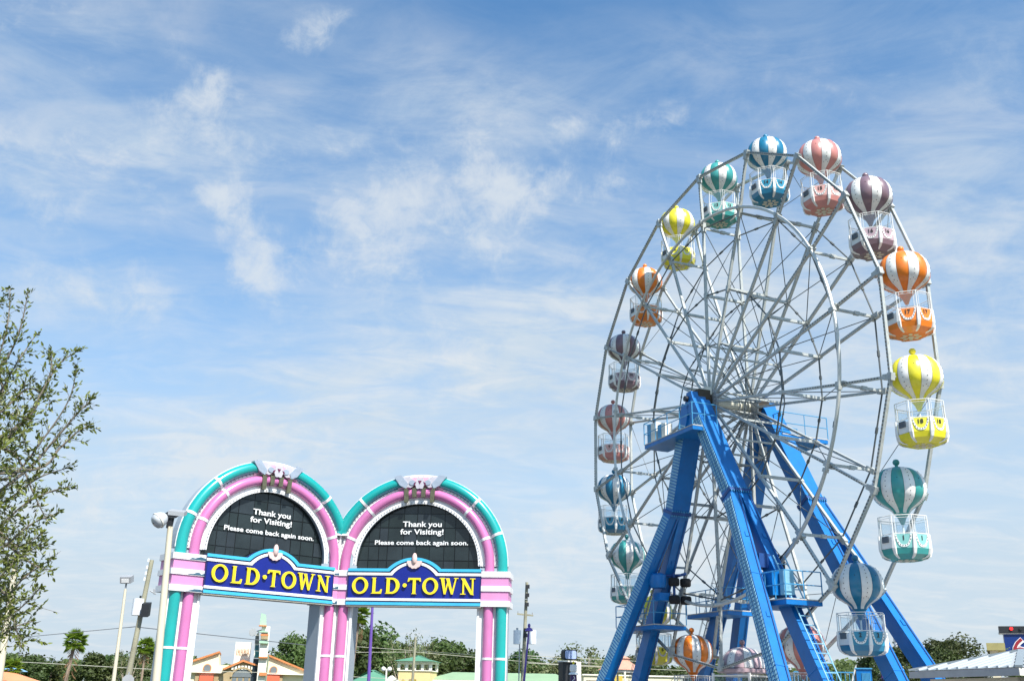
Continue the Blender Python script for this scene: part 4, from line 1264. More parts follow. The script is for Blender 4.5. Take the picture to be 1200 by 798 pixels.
TL = [(-20, 758, 'tree'), (8, 764, 'dark tree rising behind the light blue roof at the left edge'), (28, 757, 'dark tree just right of the beige pole at the left edge'), (45, 772, 'low dark tree between the light blue roof and the lone palm'),
      (62, 774, 'dark tree immediately left of the lone palm'), (104, 771, 'dark tree immediately right of the lone palm'), (118, 767, 'dark tree left of the thin parking lamp'), (137, 768, 'dark tree behind the foot of the thin parking lamp'),
      (152, 762, 'dark tree behind the foot of the leaning wooden pole'), (188, 758, 'dark tree behind the floodlight pole and teal pillar'), (205, 765, 'dark tree hidden mostly by the outer left pillar'), (228, 770, 'dark tree left of the cream mall gable'),
      (372, 752, 'dark tree behind the shaded side of the middle pillar'), (384, 748, 'dark tree behind the pink middle pillar'), (398, 742, 'dark tree between the two pink middle tubes'), (414, 738, 'dark tree behind the thin tall palm'),
      (436, 738, 'tall dark tree behind the slim purple post'), (450, 748, 'dark tree right of the slim purple post'), (463, 757, 'low dark tree left of the green cupola roof'), (478, 761, 'dark tree directly behind the green cupola roof'),
      (500, 757, 'dark tree at the right eave of the cupola'), (515, 753, 'dark tree right of the cupola, first of the dense row'), (530, 750, 'tallest dark tree of the dense row right of the cupola'), (545, 756, 'dark tree in the dense row left of the right arch pillar'),
      (557, 762, 'dark tree touching the right arch pillar from the left'), (575, 764, 'dark tree behind the right arch pillar'), (592, 768, 'dark tree touching the right arch pillar from the right'), (606, 766, 'dark tree just left of the transformer pole'),
      (628, 773, 'dark tree just right of the transformer pole'), (645, 768, 'dark tree left of the black rounded board'), (662, 772, 'dark tree behind the black rounded board'), (702, 772, 'dark tree behind the leftmost blue leg'),
      (722, 774, 'dark tree behind the terracotta pavilion'), (742, 770, 'dark tree right of the terracotta pavilion'), (762, 776, 'dark tree below the yellow gondola'), (788, 776, 'dark tree left of the low orange gondola'),
      (806, 774, 'dark tree behind the low orange gondola'), (830, 772, 'dark tree between the orange gondola and the far blue leg'), (850, 774, 'dark tree left of the domed mauve gondola'), (875, 778, 'dark tree behind the domed mauve gondola'),
      (898, 780, 'dark tree behind the patterned blue leg'), (950, 784, 'dark tree behind the ladder leg'), (972, 788, 'dark tree right of the ladder leg'), (1000, 789, 'dark tree above the dark dome tent'), (1025, 787, 'dark tree right of the dark dome tent')]
for i, (x, y, lab) in enumerate(TL):
    if x < 0: continue
    far_tree(x, y + rt.uniform(-2, 3), rt.uniform(118, 150), i % 3, lab, rt.uniform(1.0, 1.3), 'trees of the distant tree line')
# the closed wood behind them: one mass of foliage
wd = MB(); rw = random.Random(8)
for i in range(46000):
    x = rw.uniform(-60, 1080)
    top_y = 779 + 5 * math.sin(x * .05) + 3 * math.sin(x * .13 + 1)
    y = top_y + rw.random() ** 1.3 * 62 + rw.gauss(0, 1.6)
    p = at(x, y, rw.uniform(152, 170))
    if p.z < 0: continue
    nn = V((rw.gauss(0, .7), -1 + rw.gauss(0, .6), rw.gauss(.3, .6))).normalized(); t_ = nn.orthogonal().normalized(); w_ = nn.cross(t_); s_ = rw.uniform(.12, .34)
    o = len(wd.v); wd.v += [p + t_ * s_, p + w_ * s_ * .7, p - t_ * s_, p - w_ * s_ * .7]; wd.f.append((o, o + 1, o + 2, o + 3)); wd.sm.append(False)
o = wd.build('distant_wood', M_fol[1], None, kind='stuff'); tag(o, 'continuous dark green wood closing the horizon behind all the buildings', 'wood')
# trees that stand out
far_tree(343, 745, 128, 1, 'bright green tree with an open crown behind the right gable of the cream mall', .9, None)
far_tree(352, 752, 130, 3, 'second loose tree right of the bright green one behind the cream mall', 1.0, None)
far_tree(476, 744, 100, 4, 'thin open-crowned tree beside the wooden pole above the green cupola', .85, None)
far_tree(498, 752, 120, 4, 'thin open-crowned tree right of the wooden pole behind the green cupola', .9, None)
far_tree(648, 766, 96, 3, 'pale olive tree with sparse twigs right of the transformer pole', 1.15, None)
far_tree(690, 749, 92, 3, 'tall pale sparse tree behind the black rounded display board', 1.1, None)
far_tree(678, 760, 100, 4, 'pale sparse tree left of the nearest blue leg', 1.1, None)
far_tree(158, 755, 110, 3, 'pale sparse tree behind the leaning wooden pole', .8, None)
for i, (x, y, d) in enumerate(((1098, 741, 52), (1120, 745, 54), (1080, 752, 50), (1050, 752, 60), (1068, 762, 58))):
    far_tree(x, y, d, 5, ('dark bushy tree directly right of the far blue leg', 'dark bushy tree above the metal roof of the booth, rightmost of its clump', 'low dark tree touching the far blue leg', 'green tree behind the bundle of poles at the right', 'green bushy tree between the two far blue legs')[i], 1.1, None)

# ------------------------------------------------------------------ palms
M_frond = mat('palm_frond', (0.20, 0.30, 0.03), 0.5, var=0.25, scale=3, transl=.4)
M_ptrunk = mat('palm_trunk', (0.27, 0.20, 0.14), 0.9, var=0.35, scale=3, bump=.6, bscale=12)
M_deadf = mat('palm_skirt', (0.22, 0.12, 0.055), 0.9, var=0.3, scale=6)
def frond_mesh():
    b = MB()
    b.tube((0, 0, 0), (.5, 0, .02), .012, 4)
    for i in range(15):
        a = rad(-78 + i * 156 / 14)
        d = V((math.cos(a), math.sin(a), 0)); s_ = V((-d.y, d.x, 0))
        L_ = .72 * (1 - .25 * abs(i - 7) / 7)
        base = V((.42, 0, .02))
        b.add([base, base + d * L_ * .5 + s_ * .045 + zv * .03, base + d * L_ - zv * .14, base + d * L_ * .5 - s_ * .045 + zv * .03], [(0, 1, 2), (0, 2, 3)])
    return b.mesh('frond', M_frond)
FM = frond_mesh()
def palm(px, ytop, py_c, d, label, size=1.0, lean=0.0, tr=0.16, skirt=0.3, nf=26, seed=1):
    rnd = random.Random(seed)
    c = at(px, py_c, d)
    t = thing('palm_tree', (c.x - lean, c.y, 0), label, 'palm tree', None)
    b = MB(); o = V((c.x - lean, c.y, 0))
    pts = [o + V((lean * f ** 1.3, 0, c.z * f)) for f in (0, .2, .4, .6, .8, 1)]
    b.path(pts, tr, 9, radii=[tr * 1.3, tr * 1.05, tr, tr * .95, tr * .95, tr * .9])
    tk = b.build('trunk', M_ptrunk, t)
    if skirt:
        b = MB()
        for i in range(60):
            a = rnd.uniform(0, 2 * PI); z = c.z - rnd.uniform(0, skirt * 4)
            p = V((c.x, c.y, z)); d_ = V((math.cos(a), math.sin(a), -1.2))
            b.add([p + d_ * .02, p + d_ * .3 + V((0, 0, .05)), p + d_ * .34], [(0, 1, 2)])
        b.build('boots', M_deadf, t, kind='stuff')
    for i in range(nf):
        f = put('frond', FM, t)
        f.location = V((lean, 0, c.z))
        el = rad(80 - 125 * (i / nf)) + rnd.uniform(-.1, .1)
        f.rotation_euler = (rnd.uniform(-.3, .3), -el, i * 2.4 + rnd.uniform(-.2, .2))
        s_ = size * rnd.uniform(.85, 1.1); f.scale = (s_, s_, s_)
    return t
palm(88, 740, 752, 62, 'bright green fan palm standing alone left of the leaning wooden pole', 0.72, lean=.3, tr=.10, skirt=.4, seed=2)
palm(171, 745, 758, 75, 'small fan palm half hidden by the beige floodlight pole', 0.72, tr=.08, skirt=.2, seed=3)
palm(421, 712, 722, 70, 'tall thin fan palm seen through the right arch beside its pink pillar', 0.85, lean=.35, tr=.10, skirt=.35, seed=4)
palm(13, 778, 785, 48, 'small dark palm in front of the orange tiled roof at the left edge', 0.5, tr=.12, skirt=.3, seed=5)

# ------------------------------------------------------------------ cream shopping mall seen through the left arch
M_stucco = mat('cream_stucco', (0.74, 0.66, 0.47), 0.8, var=0.06, scale=.6, bump=.1, dirt=.06)
M_stuccow = mat('white_stucco', (0.78, 0.74, 0.64), 0.8, var=0.05, scale=.6, bump=.1)
M_stone = mat('tan_stone', (0.36, 0.27, 0.15), 0.9, var=0.2, scale=1.5, bump=.3)
M_terra = mat('terracotta', (0.55, 0.20, 0.07), 0.8, var=0.2, scale=2.5)
M_red = mat('awning_red', (0.72, 0.12, 0.06), 0.7, var=0.08)
M_mint = mat('mint_green', (0.34, 0.52, 0.38), 0.6, var=0.08)
M_win = mat('dark_window', (0.02, 0.03, 0.04), 0.12)
M_ggl = mat('grey_glass', (0.16, 0.18, 0.19), 0.2)
F = Fr(292, 105)
mall = thing('shopping_mall', F.o, 'cream stucco mall with orange edged gables, clock tower and round windows', 'building')
def fp(pts, m, name, q=0.0, dep=.3, par=None):
    return F.poly(MB(), pts, q, dep).build(name, m, par or mall)
wall_l = fp([(222, 830), (222, 776), (257, 764), (257, 779), (268, 779), (268, 830)], M_stucco, 'wall', 0, 6)
fp([(226, 773), (257.5, 762.5), (257.5, 764.6), (226, 775.2)], M_terra, 'roof_edge', .3, 6.4)
wall_m = fp([(262, 830), (262, 783), (285, 774.5), (310, 783), (310, 830)], M_stone, 'gable_wall', 1.2, 6)
fp([(261, 783.5), (285, 773), (311, 782.5), (311, 784), (285, 775.6), (263, 785)], M_terra, 'roof_edge', 1.5, 6)
wall_r = fp([(312, 830), (312, 767), (360, 787), (360, 830)], M_stucco, 'wall', 0, 6)
fp([(312, 765.5), (361, 785.6), (361, 787.6), (312, 767.6)], M_terra, 'roof_edge', .3, 6.4)
for px, py, w_ in ((243, 782.5, wall_l), (320.5, 785, wall_r)):
    u, z = F.uz(px, py)
    b = MB(); b.tube(F.P(u, z, .0), F.P(u, z, .22), .38, 20); wn_ = b.build('round_window', M_terra, w_)
    b = MB(); b.tube(F.P(u, z, .0), F.P(u, z, .26), .31, 20); b.build('pane', M_ggl, w_)
for x0, x1, w_ in ((234, 250, wall_l), (312.5, 327, wall_r)):
    F.rect(MB(), x0, 791.5, x1, 800, .9, .9).build('awning', M_red, w_)
for x0, x1, w_ in ((228.5, 233, wall_l), (250.5, 256, wall_l), (327.5, 331, wall_r), (312, 312.6, wall_r)):
    F.rect(MB(), x0, 789.5, x1, 800, .25, .3, True).build('stone_pier', M_stone, w_)
F.rect(MB(), 222, 787.2, 262, 788, .5, .5).build('cornice', M_stuccow, wall_l)
F.rect(MB(), 312, 789.4, 360, 790.2, .5, .5).build('cornice', M_stuccow, wall_r)
# sign board on the parapet and lettering blurred by distance
sb = F.rect(MB(), 275, 752, 293.5, 779, .0, 1.2).build('sign_board', M_stuccow, mall)
M_scrib = mat('faded_letters', (0.42, 0.26, 0.14), 0.7)
rs = random.Random(4)
b = MB()
for i in range(9):
    x = 277.2 + i * 1.72
    h_ = 1 if i not in (0, 8) else 1.6
    F.rect(b, x, 761 - h_ + .4 * abs(i - 4) * .3, x + .75, 768 - .3 * abs(i - 4), .06, .07)
    if i % 2: F.rect(b, x + .3, 763 + rs.uniform(-1, 2), x + 1.4, 764 + rs.uniform(-1, 2), .05, .05)
b.build('sign_letters', M_scrib, sb, kind='stuff')
u, z = F.uz(287, 783)
b = MB()
for i in range(7):
    F.rect(b, 271.5 + i * 3.8, 780, 274 + i * 3.8, 784.6, 1.35, .18)
b.build('sign_letters', M_stuccow, wall_m, kind='stuff')
u, z = F.uz(284, 792)
b = MB(); b.prism([(u + .95 * math.cos(t), z - .1 + .75 * math.sin(t)) for t in [PI * i / 14 for i in range(15)]], F.o + F.n * 1.26, F.u, zv, -F.n * .08); aw = b.build('arched_window', M_ggl, wall_m)
b = MB(); b.strip([(u + 1.1 * math.cos(t), z - .1 + .9 * math.sin(t)) for t in [PI * i / 14 for i in range(15)]], [(u + .95 * math.cos(t), z - .1 + .75 * math.sin(t)) for t in [PI * i / 14 for i in range(15)]], F.o + F.n * 1.36, F.u, zv, -F.n * .2); b.build('frame', M_stone, aw)
for x in (272, 279, 286, 293):
    F.rect(MB(), x, 794, x + 5, 801, 1.26, .08).build('shop_window', M_ggl, wall_m)
# tower
tw_ = F.rect(MB(), 303.5, 735, 313, 800, 2.4, 2.2, True).build('tower_wall', M_stuccow, mall)
b = F.poly(MB(), [(297.3, 771), (299.5, 745), (303.5, 740), (303.5, 771)], 1.5, 1.2); b.build('side_wing', M_stuccow, tw_)
F.rect(MB(), 295.5, 772, 303.3, 800, 1.4, 1.2, True).build('dark_recess', M_win, tw_)
for y0, y1, c_ in ((745.5, 755, M_ggl), (756.5, 762.5, mat('teal_window', (0.02, 0.12, 0.16), .3)), (764, 770.5, mat('sea_window', (0.03, 0.20, 0.20), .3))):
    F.rect(MB(), 298.8, y0, 303.2, y1, 1.56, .1).build('window', c_, tw_)
for x0, y0, x1, y1, m_ in ((303, 734.3, 312, 735.6, M_terra), (303.5, 741, 314, 742.6, M_mint), (305, 744.5, 314, 746.5, M_terra), (305.5, 746.7, 313.6, 750.4, M_stone), (303.5, 752, 314, 755, M_mint), (303, 770.3, 313, 772, M_terra), (303.5, 788, 312, 792, M_terra)):
    F.rect(MB(), x0, y0, x1, y1, 2.75, .5).build('ledge', m_, tw_)
b = F.poly(MB(), [(304, 734.5), (305.8, 720), (311.5, 722), (311.8, 734.5)], 2.2, 1.4); b.build('spire_cap', M_mint, tw_)
b = MB()
u, z = F.uz(296, 742)
b.tube(F.P(u, z, 2), F.P(u + 1.0, z + .3, 2), .05, 6); b.tube(F.P(u, z, 1.8), F.P(u, z, 2.3), .35, 12); b.build('loudspeaker', M_grey, tw_)
u, z = F.uz(313.6, 775)
b = MB(); b.tube(F.P(u, z - 2, .9), F.P(u, z + .6, .9), .09, 6); b.build('downpipe', mat('pipe_green', (0.2, 0.25, 0.18), .6), mall)

# ------------------------------------------------------------------ cupola building and green roofs through the right arch
M_yst = mat('yellow_stucco', (0.74, 0.56, 0.27), 0.8, var=0.07, scale=.7, bump=.1)
M_groof = mat('green_roof', (0.10, 0.26, 0.16), 0.55, var=0.12, scale=.8)
F = Fr(490, 85, -14)
cup = thing('cupola_building', F.o, 'small yellow building with white arcaded cupola and green hipped roof', 'building')
u0, z0 = F.uz(467, 786); u1, _ = F.uz(491, 786); u2, _ = F.uz(504, 786)
def bxf(F, b, ua, ub, za, zb, qa, qb):
    b.obox(F.P((ua + ub) / 2, (za + zb) / 2, (qa + qb) / 2), F.u * (abs(ub - ua) / 2), zv * (abs(zb - za) / 2), F.n * (abs(qb - qa) / 2)); return b
zt_ = F.uz(485, 775.5)[1]; zc_ = F.uz(485, 785.8)[1]
bxf(F, MB(), u0, u2, 0, zc_, 0, -2.4).build('wall', M_yst, cup)
W_ = u2 - u0
bxf(F, MB(), u0 - .08, u2 + .08, zc_, zc_ + .07, .08, -2.48).build('sill', M_stuccow, cup)
for i in range(5):
    uu = u0 + W_ * i / 4
    bxf(F, MB(), uu - .10, uu + .10, zc_ + .07, zt_ - .08, .0, -.25).build('pillar', M_stuccow, cup)
    bxf(F, MB(), uu - .10, uu + .10, zc_ + .07, zt_ - .08, -2.15, -2.4).build('pillar', M_stuccow, cup)
for i in range(4):
    ua, ub = u0 + W_ * i / 4 + .10, u0 + W_ * (i + 1) / 4 - .10
    mu = (ua + ub) / 2; hw = (ub - ua) / 2; zz0 = zt_ - .08; r_ = hw * .5
    pts = [(ua, zz0 + .02), (ua, zz0 - .13)] + [(mu - hw * math.cos(PI * j / 10), zz0 - .13 + r_ * .45 * math.sin(PI * j / 10)) for j in range(11)] + [(ub, zz0 - .13), (ub, zz0 + .02)]
    b = MB(); b.prism(pts, F.o - F.n * .02, F.u, zv, -F.n * .2); b.build('arch_head', M_stuccow, cup)
bxf(F, MB(), u0 - .12, u2 + .12, zt_ - .08, zt_ + .08, .12, -2.52).build('cornice', M_stuccow, cup)
def hip_roof(F, ua, ub, qa, qb, z, rise, m, par, inset=None, name='roof'):
    b = MB(); hw = abs(qb - qa) / 2 if inset is None else inset; qm = (qa + qb) / 2
    P_ = [F.P(ua, z, qa), F.P(ub, z, qa), F.P(ub, z, qb), F.P(ua, z, qb), F.P(ua + hw, z + rise, qm), F.P(ub - hw, z + rise, qm)]
    b.add(P_, [(0, 1, 5, 4), (1, 2, 5), (2, 3, 4, 5), (3, 0, 4), (3, 2, 1, 0)])
    return b.build(name, m, par)
ztop = F.uz(484, 768)[1]
hip_roof(F, u0 - .35, u2 + .35, .35, -2.75, zt_ + .08, ztop - zt_, M_groof, cup, inset=1.9)
bxf(F, MB(), u0 + .9, u0 + 1.5, zc_ - .75, zc_ - .6, .03, 0).build('wall_mark', M_stone, cup)
gr = thing('green_roofed_shop', F.P(4, 0, -3), 'long low shop with pale green metal roof behind the right arch pillar', 'building')
z1_ = F.uz(540, 796)[1]; z2_ = F.uz(540, 787)[1]
ue = F.uz(668, 790)[0]
hip_roof(F, u2 - .6, ue, -1.0, -7.0, z1_, z2_ - z1_ + .1, mat('pale_green_roof', (0.26, 0.38, 0.22), 0.6, var=.12, scale=.6), gr, inset=1.6)
bxf(F, MB(), u2, ue - .4, 0, z1_ - .25, -1.4, -6.6).build('wall', M_stuccow, gr)
bxf(F, MB(), u2 - .5, ue, z1_ - .25, z1_ - .01, -1.0, -1.15).build('fascia', M_stuccow, gr)
F2 = Fr(440, 80, 6)
gl = thing('low_green_roof_shop', F2.o, 'low shop with dark green roof and white dormer left of the cupola', 'building')
zz1 = F2.uz(440, 796)[1]; ua = F2.uz(412, 795)[0]; ub = F2.uz(468, 795)[0]
hip_roof(F2, ua, ub, .2, -5, zz1 - .2, .95, M_groof, gl, inset=2)
bxf(F2, MB(), ua + .2, ub - .2, 0, zz1 - .21, 0, -4.8).build('wall', M_stuccow, gl)
b = F2.poly(MB(), [(452, 800), (452, 797), (459, 791), (466, 797), (466, 800)], .6, 1.5); b.build('dormer', M_stuccow, gl)
# globe lamp
Fg = Fr(452, 70)
lp = thing('globe_lamp', Fg.o, 'short street lamp with two white globes left of the green cupola', 'street lamp')
zc2 = Fg.uz(452, 785)[1]
b = MB(); b.tube(Fg.P(0, 0), Fg.P(0, zc2 + .1), .06, 8); b.build('post', M_cream, lp)
for s_ in (-1, 1):
    b = MB(); b.sphere(Fg.P(s_ * .20, zc2 + .08), .15, 12, 8); b.build('globe', M_white, lp)
# yellow shrub
sh = crown_mesh('foliage', 77, mat('yellow_leaf', (0.42, 0.33, 0.03), .6, transl=.3), 900, leaf=.5)[0]
p = at(478, 796, 78); t = thing('yellow_shrub', (p.x, p.y, 0), 'rounded yellow shrub in front of the cupola building', 'shrub'); put('foliage', sh, t); t.scale = (2.0, 2.0, p.z)

# ------------------------------------------------------------------ poles
M_wood = mat('pole_wood', (0.30, 0.285, 0.20), 0.9, var=0.25, scale=2, bump=.5, bscale=20)
M_tan = mat('pole_beige', (0.62, 0.56, 0.42), 0.6, var=0.07, scale=1, dirt=.1)
M_purple = mat('pole_purple', (0.13, 0.07, 0.33), 0.45, var=0.05)
M_can = mat('transformer_white', (0.80, 0.82, 0.84), 0.4, var=0.05, dirt=.1)
def lean_pole(name, label, cat, ptop, pbot, d, r0, r1, m, part='shaft', ddepth=0.0, sides=12):
    top = at(*ptop, d + ddepth)
    # follow the seen line down to the ground
    a = ray(*ptop); c = ray(*pbot)
    bot = at(*pbot, d)
    dr = (top - bot); k = bot.z / dr.z
    foot = bot - dr * k
    t = thing(name, (foot.x, foot.y, 0), label, cat)
    b = MB(); b.tube(foot, top, r0, sides, r1); b.build(part, m, t)
    return t, foot, top
# beige floodlight pole right beside the sign
t, foot, top = lean_pole('floodlight_pole', 'tall beige pole carrying a round floodlight directly left of the arch sign', 'light pole', (199.5, 617), (183, 798), 25, .105, .065, M_tan)
b = MB(); b.tube(top - zv * .05, top + zv * .28 + Rt * .03, .05, 8); b.obox(top + zv * .28, Rt * .13, zv * .06, Fw * .1); b.obox(top + zv * .12 - Rt * .02, Rt * .06, zv * .14, Fw * .06); b.build('bracket', M_dark, t)
hc = at(195.5, 603.5, 24.8); ax = (at(186, 611, 24.8) - hc).normalized(); ax = (ax - V((0, .35, 0))).normalized()
def lathe_dir(b, prof, c, ax, nseg=20):
    a = ax.orthogonal().normalized(); w = ax.cross(a); vs = []
    for r, h in prof:
        for i in range(nseg):
            q = 2 * PI * i / nseg; vs.append(c + ax * h + a * (r * math.cos(q)) + w * (r * math.sin(q)))
    fs = [(j * nseg + i, j * nseg + (i + 1) % nseg, (j + 1) * nseg + (i + 1) % nseg, (j + 1) * nseg + i) for j in range(len(prof) - 1) for i in range(nseg)]
    b.add(vs, fs, True); return b
hd = lathe_dir(MB(), [(.02, .02), (.06, .02), (.11, .05), (.15, .10), (.175, .16), (.18, .22), (.175, .27), (.155, .32), (.10, .355), (.02, .365)], hc, ax).build('floodlight', mat('lamp_silver', (0.62, 0.64, 0.65), 0.35, 0.3, var=.12, scale=8, dirt=.1), t)
lathe_dir(MB(), [(.178, .21), (.194, .22), (.194, .25), (.178, .26)], hc, ax).build('rim', M_cream, hd)
hc2 = top + zv * .33 + Rt * .03
b = MB(); b.obox(hc2 + Rt * .10, (Rt * .19 - zv * .02), zv * .05, Fw * .12); b.build('floodlight', M_grey, t)
# shoebox lamp
t, foot, top = lean_pole('parking_lamp', 'thin beige parking lamp with square head left of the wooden pole', 'street lamp', (147, 690), (133, 798), 48, .10, .055, M_tan)
b = MB(); b.tube(top, top + zv * .25, .04, 6); b.build('neck', M_grey, t)
b = MB(); b.obox(top + zv * .42, Rt * .23, Up * .14, Fw * .2); hd = b.build('lamp_head', M_grey, t)
b = MB(); b.obox(top + zv * .42 - Fw * .2 - Up * .02, Rt * .16, Up * .08, Fw * .02); b.build('lens', M_white, hd)
# light pole behind the left tree
t, foot, top = lean_pole('parking_lamp', 'beige parking lamp pole partly hidden by the leafy tree at the left edge', 'street lamp', (18, 660), (-2, 798), 34, .13, .08, M_tan)
b = MB(); b.obox(top + zv * .15, Rt * .22, Up * .12, Fw * .2); b.build('lamp_head', M_grey, t)
# leaning wooden pole
t, foot, top = lean_pole('utility_pole', 'leaning weathered wooden utility pole with grey transformer left of the sign', 'utility pole', (178, 656), (149, 798), 52, .145, .10, M_wood)
U1 = top
c = top.lerp(foot, .22)
for f in (.02, .09, .15, .21):
    p = top.lerp(foot, f * .6); b = MB(); b.tube(p - Rt * .16, p - Rt * .16 + zv * .16, .05, 8); b.build('insulator', M_can, t)
q_ = at(163, 711, 52)
b = MB(); b.tube(q_ - Rt * .05 - zv * .38, q_ - Rt * .05 + zv * .38, .26, 14); tc1 = b.build('transformer', M_can, t)
b = MB(); b.tube(q_ + zv * .38, q_ + zv * .52, .05, 8); b.build('bushing', M_dark, tc1)
q_ = at(171, 714, 51.6)
b = MB(); b.obox(q_, Rt * .18, zv * .30, Fw * .15); b.build('junction_box', M_dark, t)
b = MB(); b.tube(at(160, 735, 52), at(148, 798, 52), .03, 6); b.build('conduit', M_can, t)
b = MB(); b.tube(at(176, 692, 52), at(183, 696, 52), .03, 6); b.tube(at(181, 690, 52), at(181, 696, 52), .05, 6); b.build('arm', M_grey, t)
# back of a stop sign at its foot
q_ = at(150, 796, 45); t = thing('stop_sign', (q_.x, q_.y, 0), 'grey back of an octagonal road sign in front of the leaning pole', 'sign')
b = MB(); b.tube((q_.x, q_.y, 0), q_ + zv * .3, .03, 8); b.build('post', M_grey, t)
Fq = Fr(150, 44.9); b = MB(); uu, zz_ = Fq.uz(150, 797)
b.prism([(uu + .24 * math.cos(PI / 8 + i * PI / 4), zz_ + .24 * math.sin(PI / 8 + i * PI / 4)) for i in range(8)], Fq.o, Fq.u, zv, Fq.n * .012); b.build('plate', M_grey, t)
# transformer pole at the middle
t, foot, top = lean_pole('utility_pole', 'wooden utility pole with crossarm and two white transformers right of the sign', 'utility pole', (617.5, 682), (612.5, 798), 62, .13, .09, M_wood)
U2 = top
b = MB(); b.beam(at(606, 719, 62), at(625, 721, 62), zv, .09, .09); ca = b.build('crossarm', M_wood, t)
for x, y in ((607, 717), (624, 718.5)):
    b = MB(); b.tube(at(x, y + 3, 62), at(x, y - 1, 62), .035, 6); b.build('insulator', M_grey, ca)
for x in (605, 623):
    a_ = at(x, 744, 61.7)
    b = MB(); b.tube(a_, at(x + .3, 751.5 + 0, 61.7) * 1.0, .24, 16, .24) if False else b.tube(a_ + zv * .28 + Rt * .05, a_ - zv * .5 + Rt * .05, .22, 16)
    tcn = b.build('transformer', M_can, t)
    b = MB(); b.tube(a_ + zv * .28 + Rt * .05, a_ + zv * .42 + Rt * .05, .06, 8); b.build('bushing', M_grey, tcn)
for y in (687, 697, 708, 738, 744):
    p = at(618.5 - (y - 682) * .043, y, 61.8); b = MB(); b.obox(p, Rt * .12, zv * .10, Fw * .05); b.build('hardware', M_dark, t)
for y, dx in ((689, 3), (702, -4)):
    p = at(618 + dx, y, 61.8); b = MB(); b.tube(p, p - Rt * (.2 * (1 if dx > 0 else -1)), .02, 6); b.build('bracket', M_grey, t)
b = MB(); b.tube(at(609, 752, 61.6), at(608, 798, 61.6) , .035, 6); b.build('conduit', M_grey, t)
# purple lamps
def purple_lamp(px, ytop, d, label, head=True, pxb=None):
    t, foot, top = lean_pole('purple_lamp', label, 'street lamp', (px, ytop), (pxb or px - 3, 798), d, .085, .05, M_purple)
    if head:
        b = MB(); lathe_dir(b, [(.02, .42), (.07, .38), (.09, .28), (.05, .22), (.20, .10), (.24, 0), (.02, -.02)], top - zv * .1, zv); b.build('lamp_head', M_purple, t)
    return t
purple_lamp(437.5, 690, 44, 'slim purple post rising behind the right arch name panel', False, 432)
purple_lamp(620, 737, 60, 'purple lamp post behind the transformer pole', True, 614)
purple_lamp(1036, 716, 52, 'purple lamp top peeking out beside the far blue leg', True, 1034)
# thin pole before cupola
t, foot, top = lean_pole('utility_pole', 'thin wooden pole in front of the cupola building', 'utility pole', (487, 746), (483.5, 798), 74, .12, .08, M_wood)
U3 = top
# bundle of poles at right
for i, (x, y, m_, l_) in enumerate(((1052, 748, M_wood, 'brown wooden pole, first of the bundle between the far legs'), (1058, 755, M_tan, 'beige pole, middle of the bundle between the far legs'), (1064, 752, M_purple, 'purple pole, last of the bundle between the far legs'))):
    lean_pole('slim_pole', l_, 'pole', (x, y), (x - 1, 798), 55, .09, .07, m_)
q_ = at(1051, 749, 54); t = thing('hanging_transformer', (q_.x, q_.y, q_.z - .4), 'small white cylinder transformer on the bundle of poles', 'transformer')
b = MB(); b.tube(q_ - zv * .35, q_ + zv * .25, .17, 14); b.build('can', M_can, t); b = MB(); b.tube(q_ + zv * .25, q_ + zv * .36, .05, 6); b.build('bushing', M_dark, t)
# power lines
def wire(pts, d, label, r=.02, sag=0.0, ext=None):
    P_ = [at(x, y, dd) for (x, y), dd in zip(pts, d)]
    out = []
    for a_, b_ in zip(P_, P_[1:]):
        for i in range(8):
            f = i / 8; out.append(a_.lerp(b_, f) - zv * (sag * 4 * f * (1 - f)))
    out.append(P_[-1])
    b = MB(); b.path(out, r, 4); o = b.build('power_line', M_wire, None); tag(o, label, 'power line', 'power lines'); return o
M_wire = mat('wire_grey', (0.16, 0.17, 0.18), 0.5)
M_wirel = mat('wire_pale', (0.45, 0.44, 0.36), 0.6)
wire([(-60, 753), (20, 747), (158, 734), (240, 743), (420, 762)], (60, 60, 54, 60, 70), 'dark power line sloping across behind the left arch opening', .022)
_m = M_wire; M_wire = M_wirel
wire([(-40, 772), (60, 777), (200, 785), (330, 788), (480, 796)], (70, 72, 74, 76, 80), 'pale lower wire in front of the tree line at left', .022)
wire([(400, 764), (487, 763.5), (560, 770), (640, 777), (720, 781)], (75, 74.5, 76, 80, 85), 'pale wire in front of the trees behind the right arch', .02)
wire([(400, 756), (487, 762), (556, 767), (612, 770), (700, 777)], (75, 75, 70, 62, 70), 'pale wire running to the transformer pole', .018)
wire([(600, 767), (700, 772), (800, 777), (900, 779)], (62, 70, 80, 90), 'pale upper wire behind the near blue legs', .024)
wire([(612, 776), (700, 781), (800, 785), (900, 787), (1010, 790)], (62, 70, 80, 90, 95), 'pale lower wire behind the near blue legs', .024)
M_wire = _m

# ------------------------------------------------------------------ left edge roofs
F = Fr(20, 46, 12)
hs = thing('orange_roof_house', F.o, 'building with pale orange tiled hip roof at the lower left corner', 'building')
za = F.uz(55, 800)[1]; ua = F.uz(-60, 800)[0]; ub = F.uz(60, 800)[0]
zt2 = F.uz(20, 781)[1]
hip_roof(F, ua, ub, 0, -5.5, za - .05, zt2 - za + .15, mat('orange_tile', (0.62, 0.27, 0.13), 0.75, var=0.12, scale=1.2), hs, inset=1.9)
bxf(F, MB(), ua + .3, ub - .3, 0, za - .06, -.3, -5.2).build('wall', M_stucco, hs)
b = MB()
for i in range(34):
    f = i / 33; uu = ua + 2.0 + (ub - ua - 4.0) * f
    b.tube(F.P(uu, za + .02, -.02), F.P(uu, zt2 + .1, -2.7), .035, 5)
b.build('tile_ridges', mat('orange_tile', (0.62, 0.27, 0.13)), hs, kind='stuff')
F = Fr(10, 62, 8)
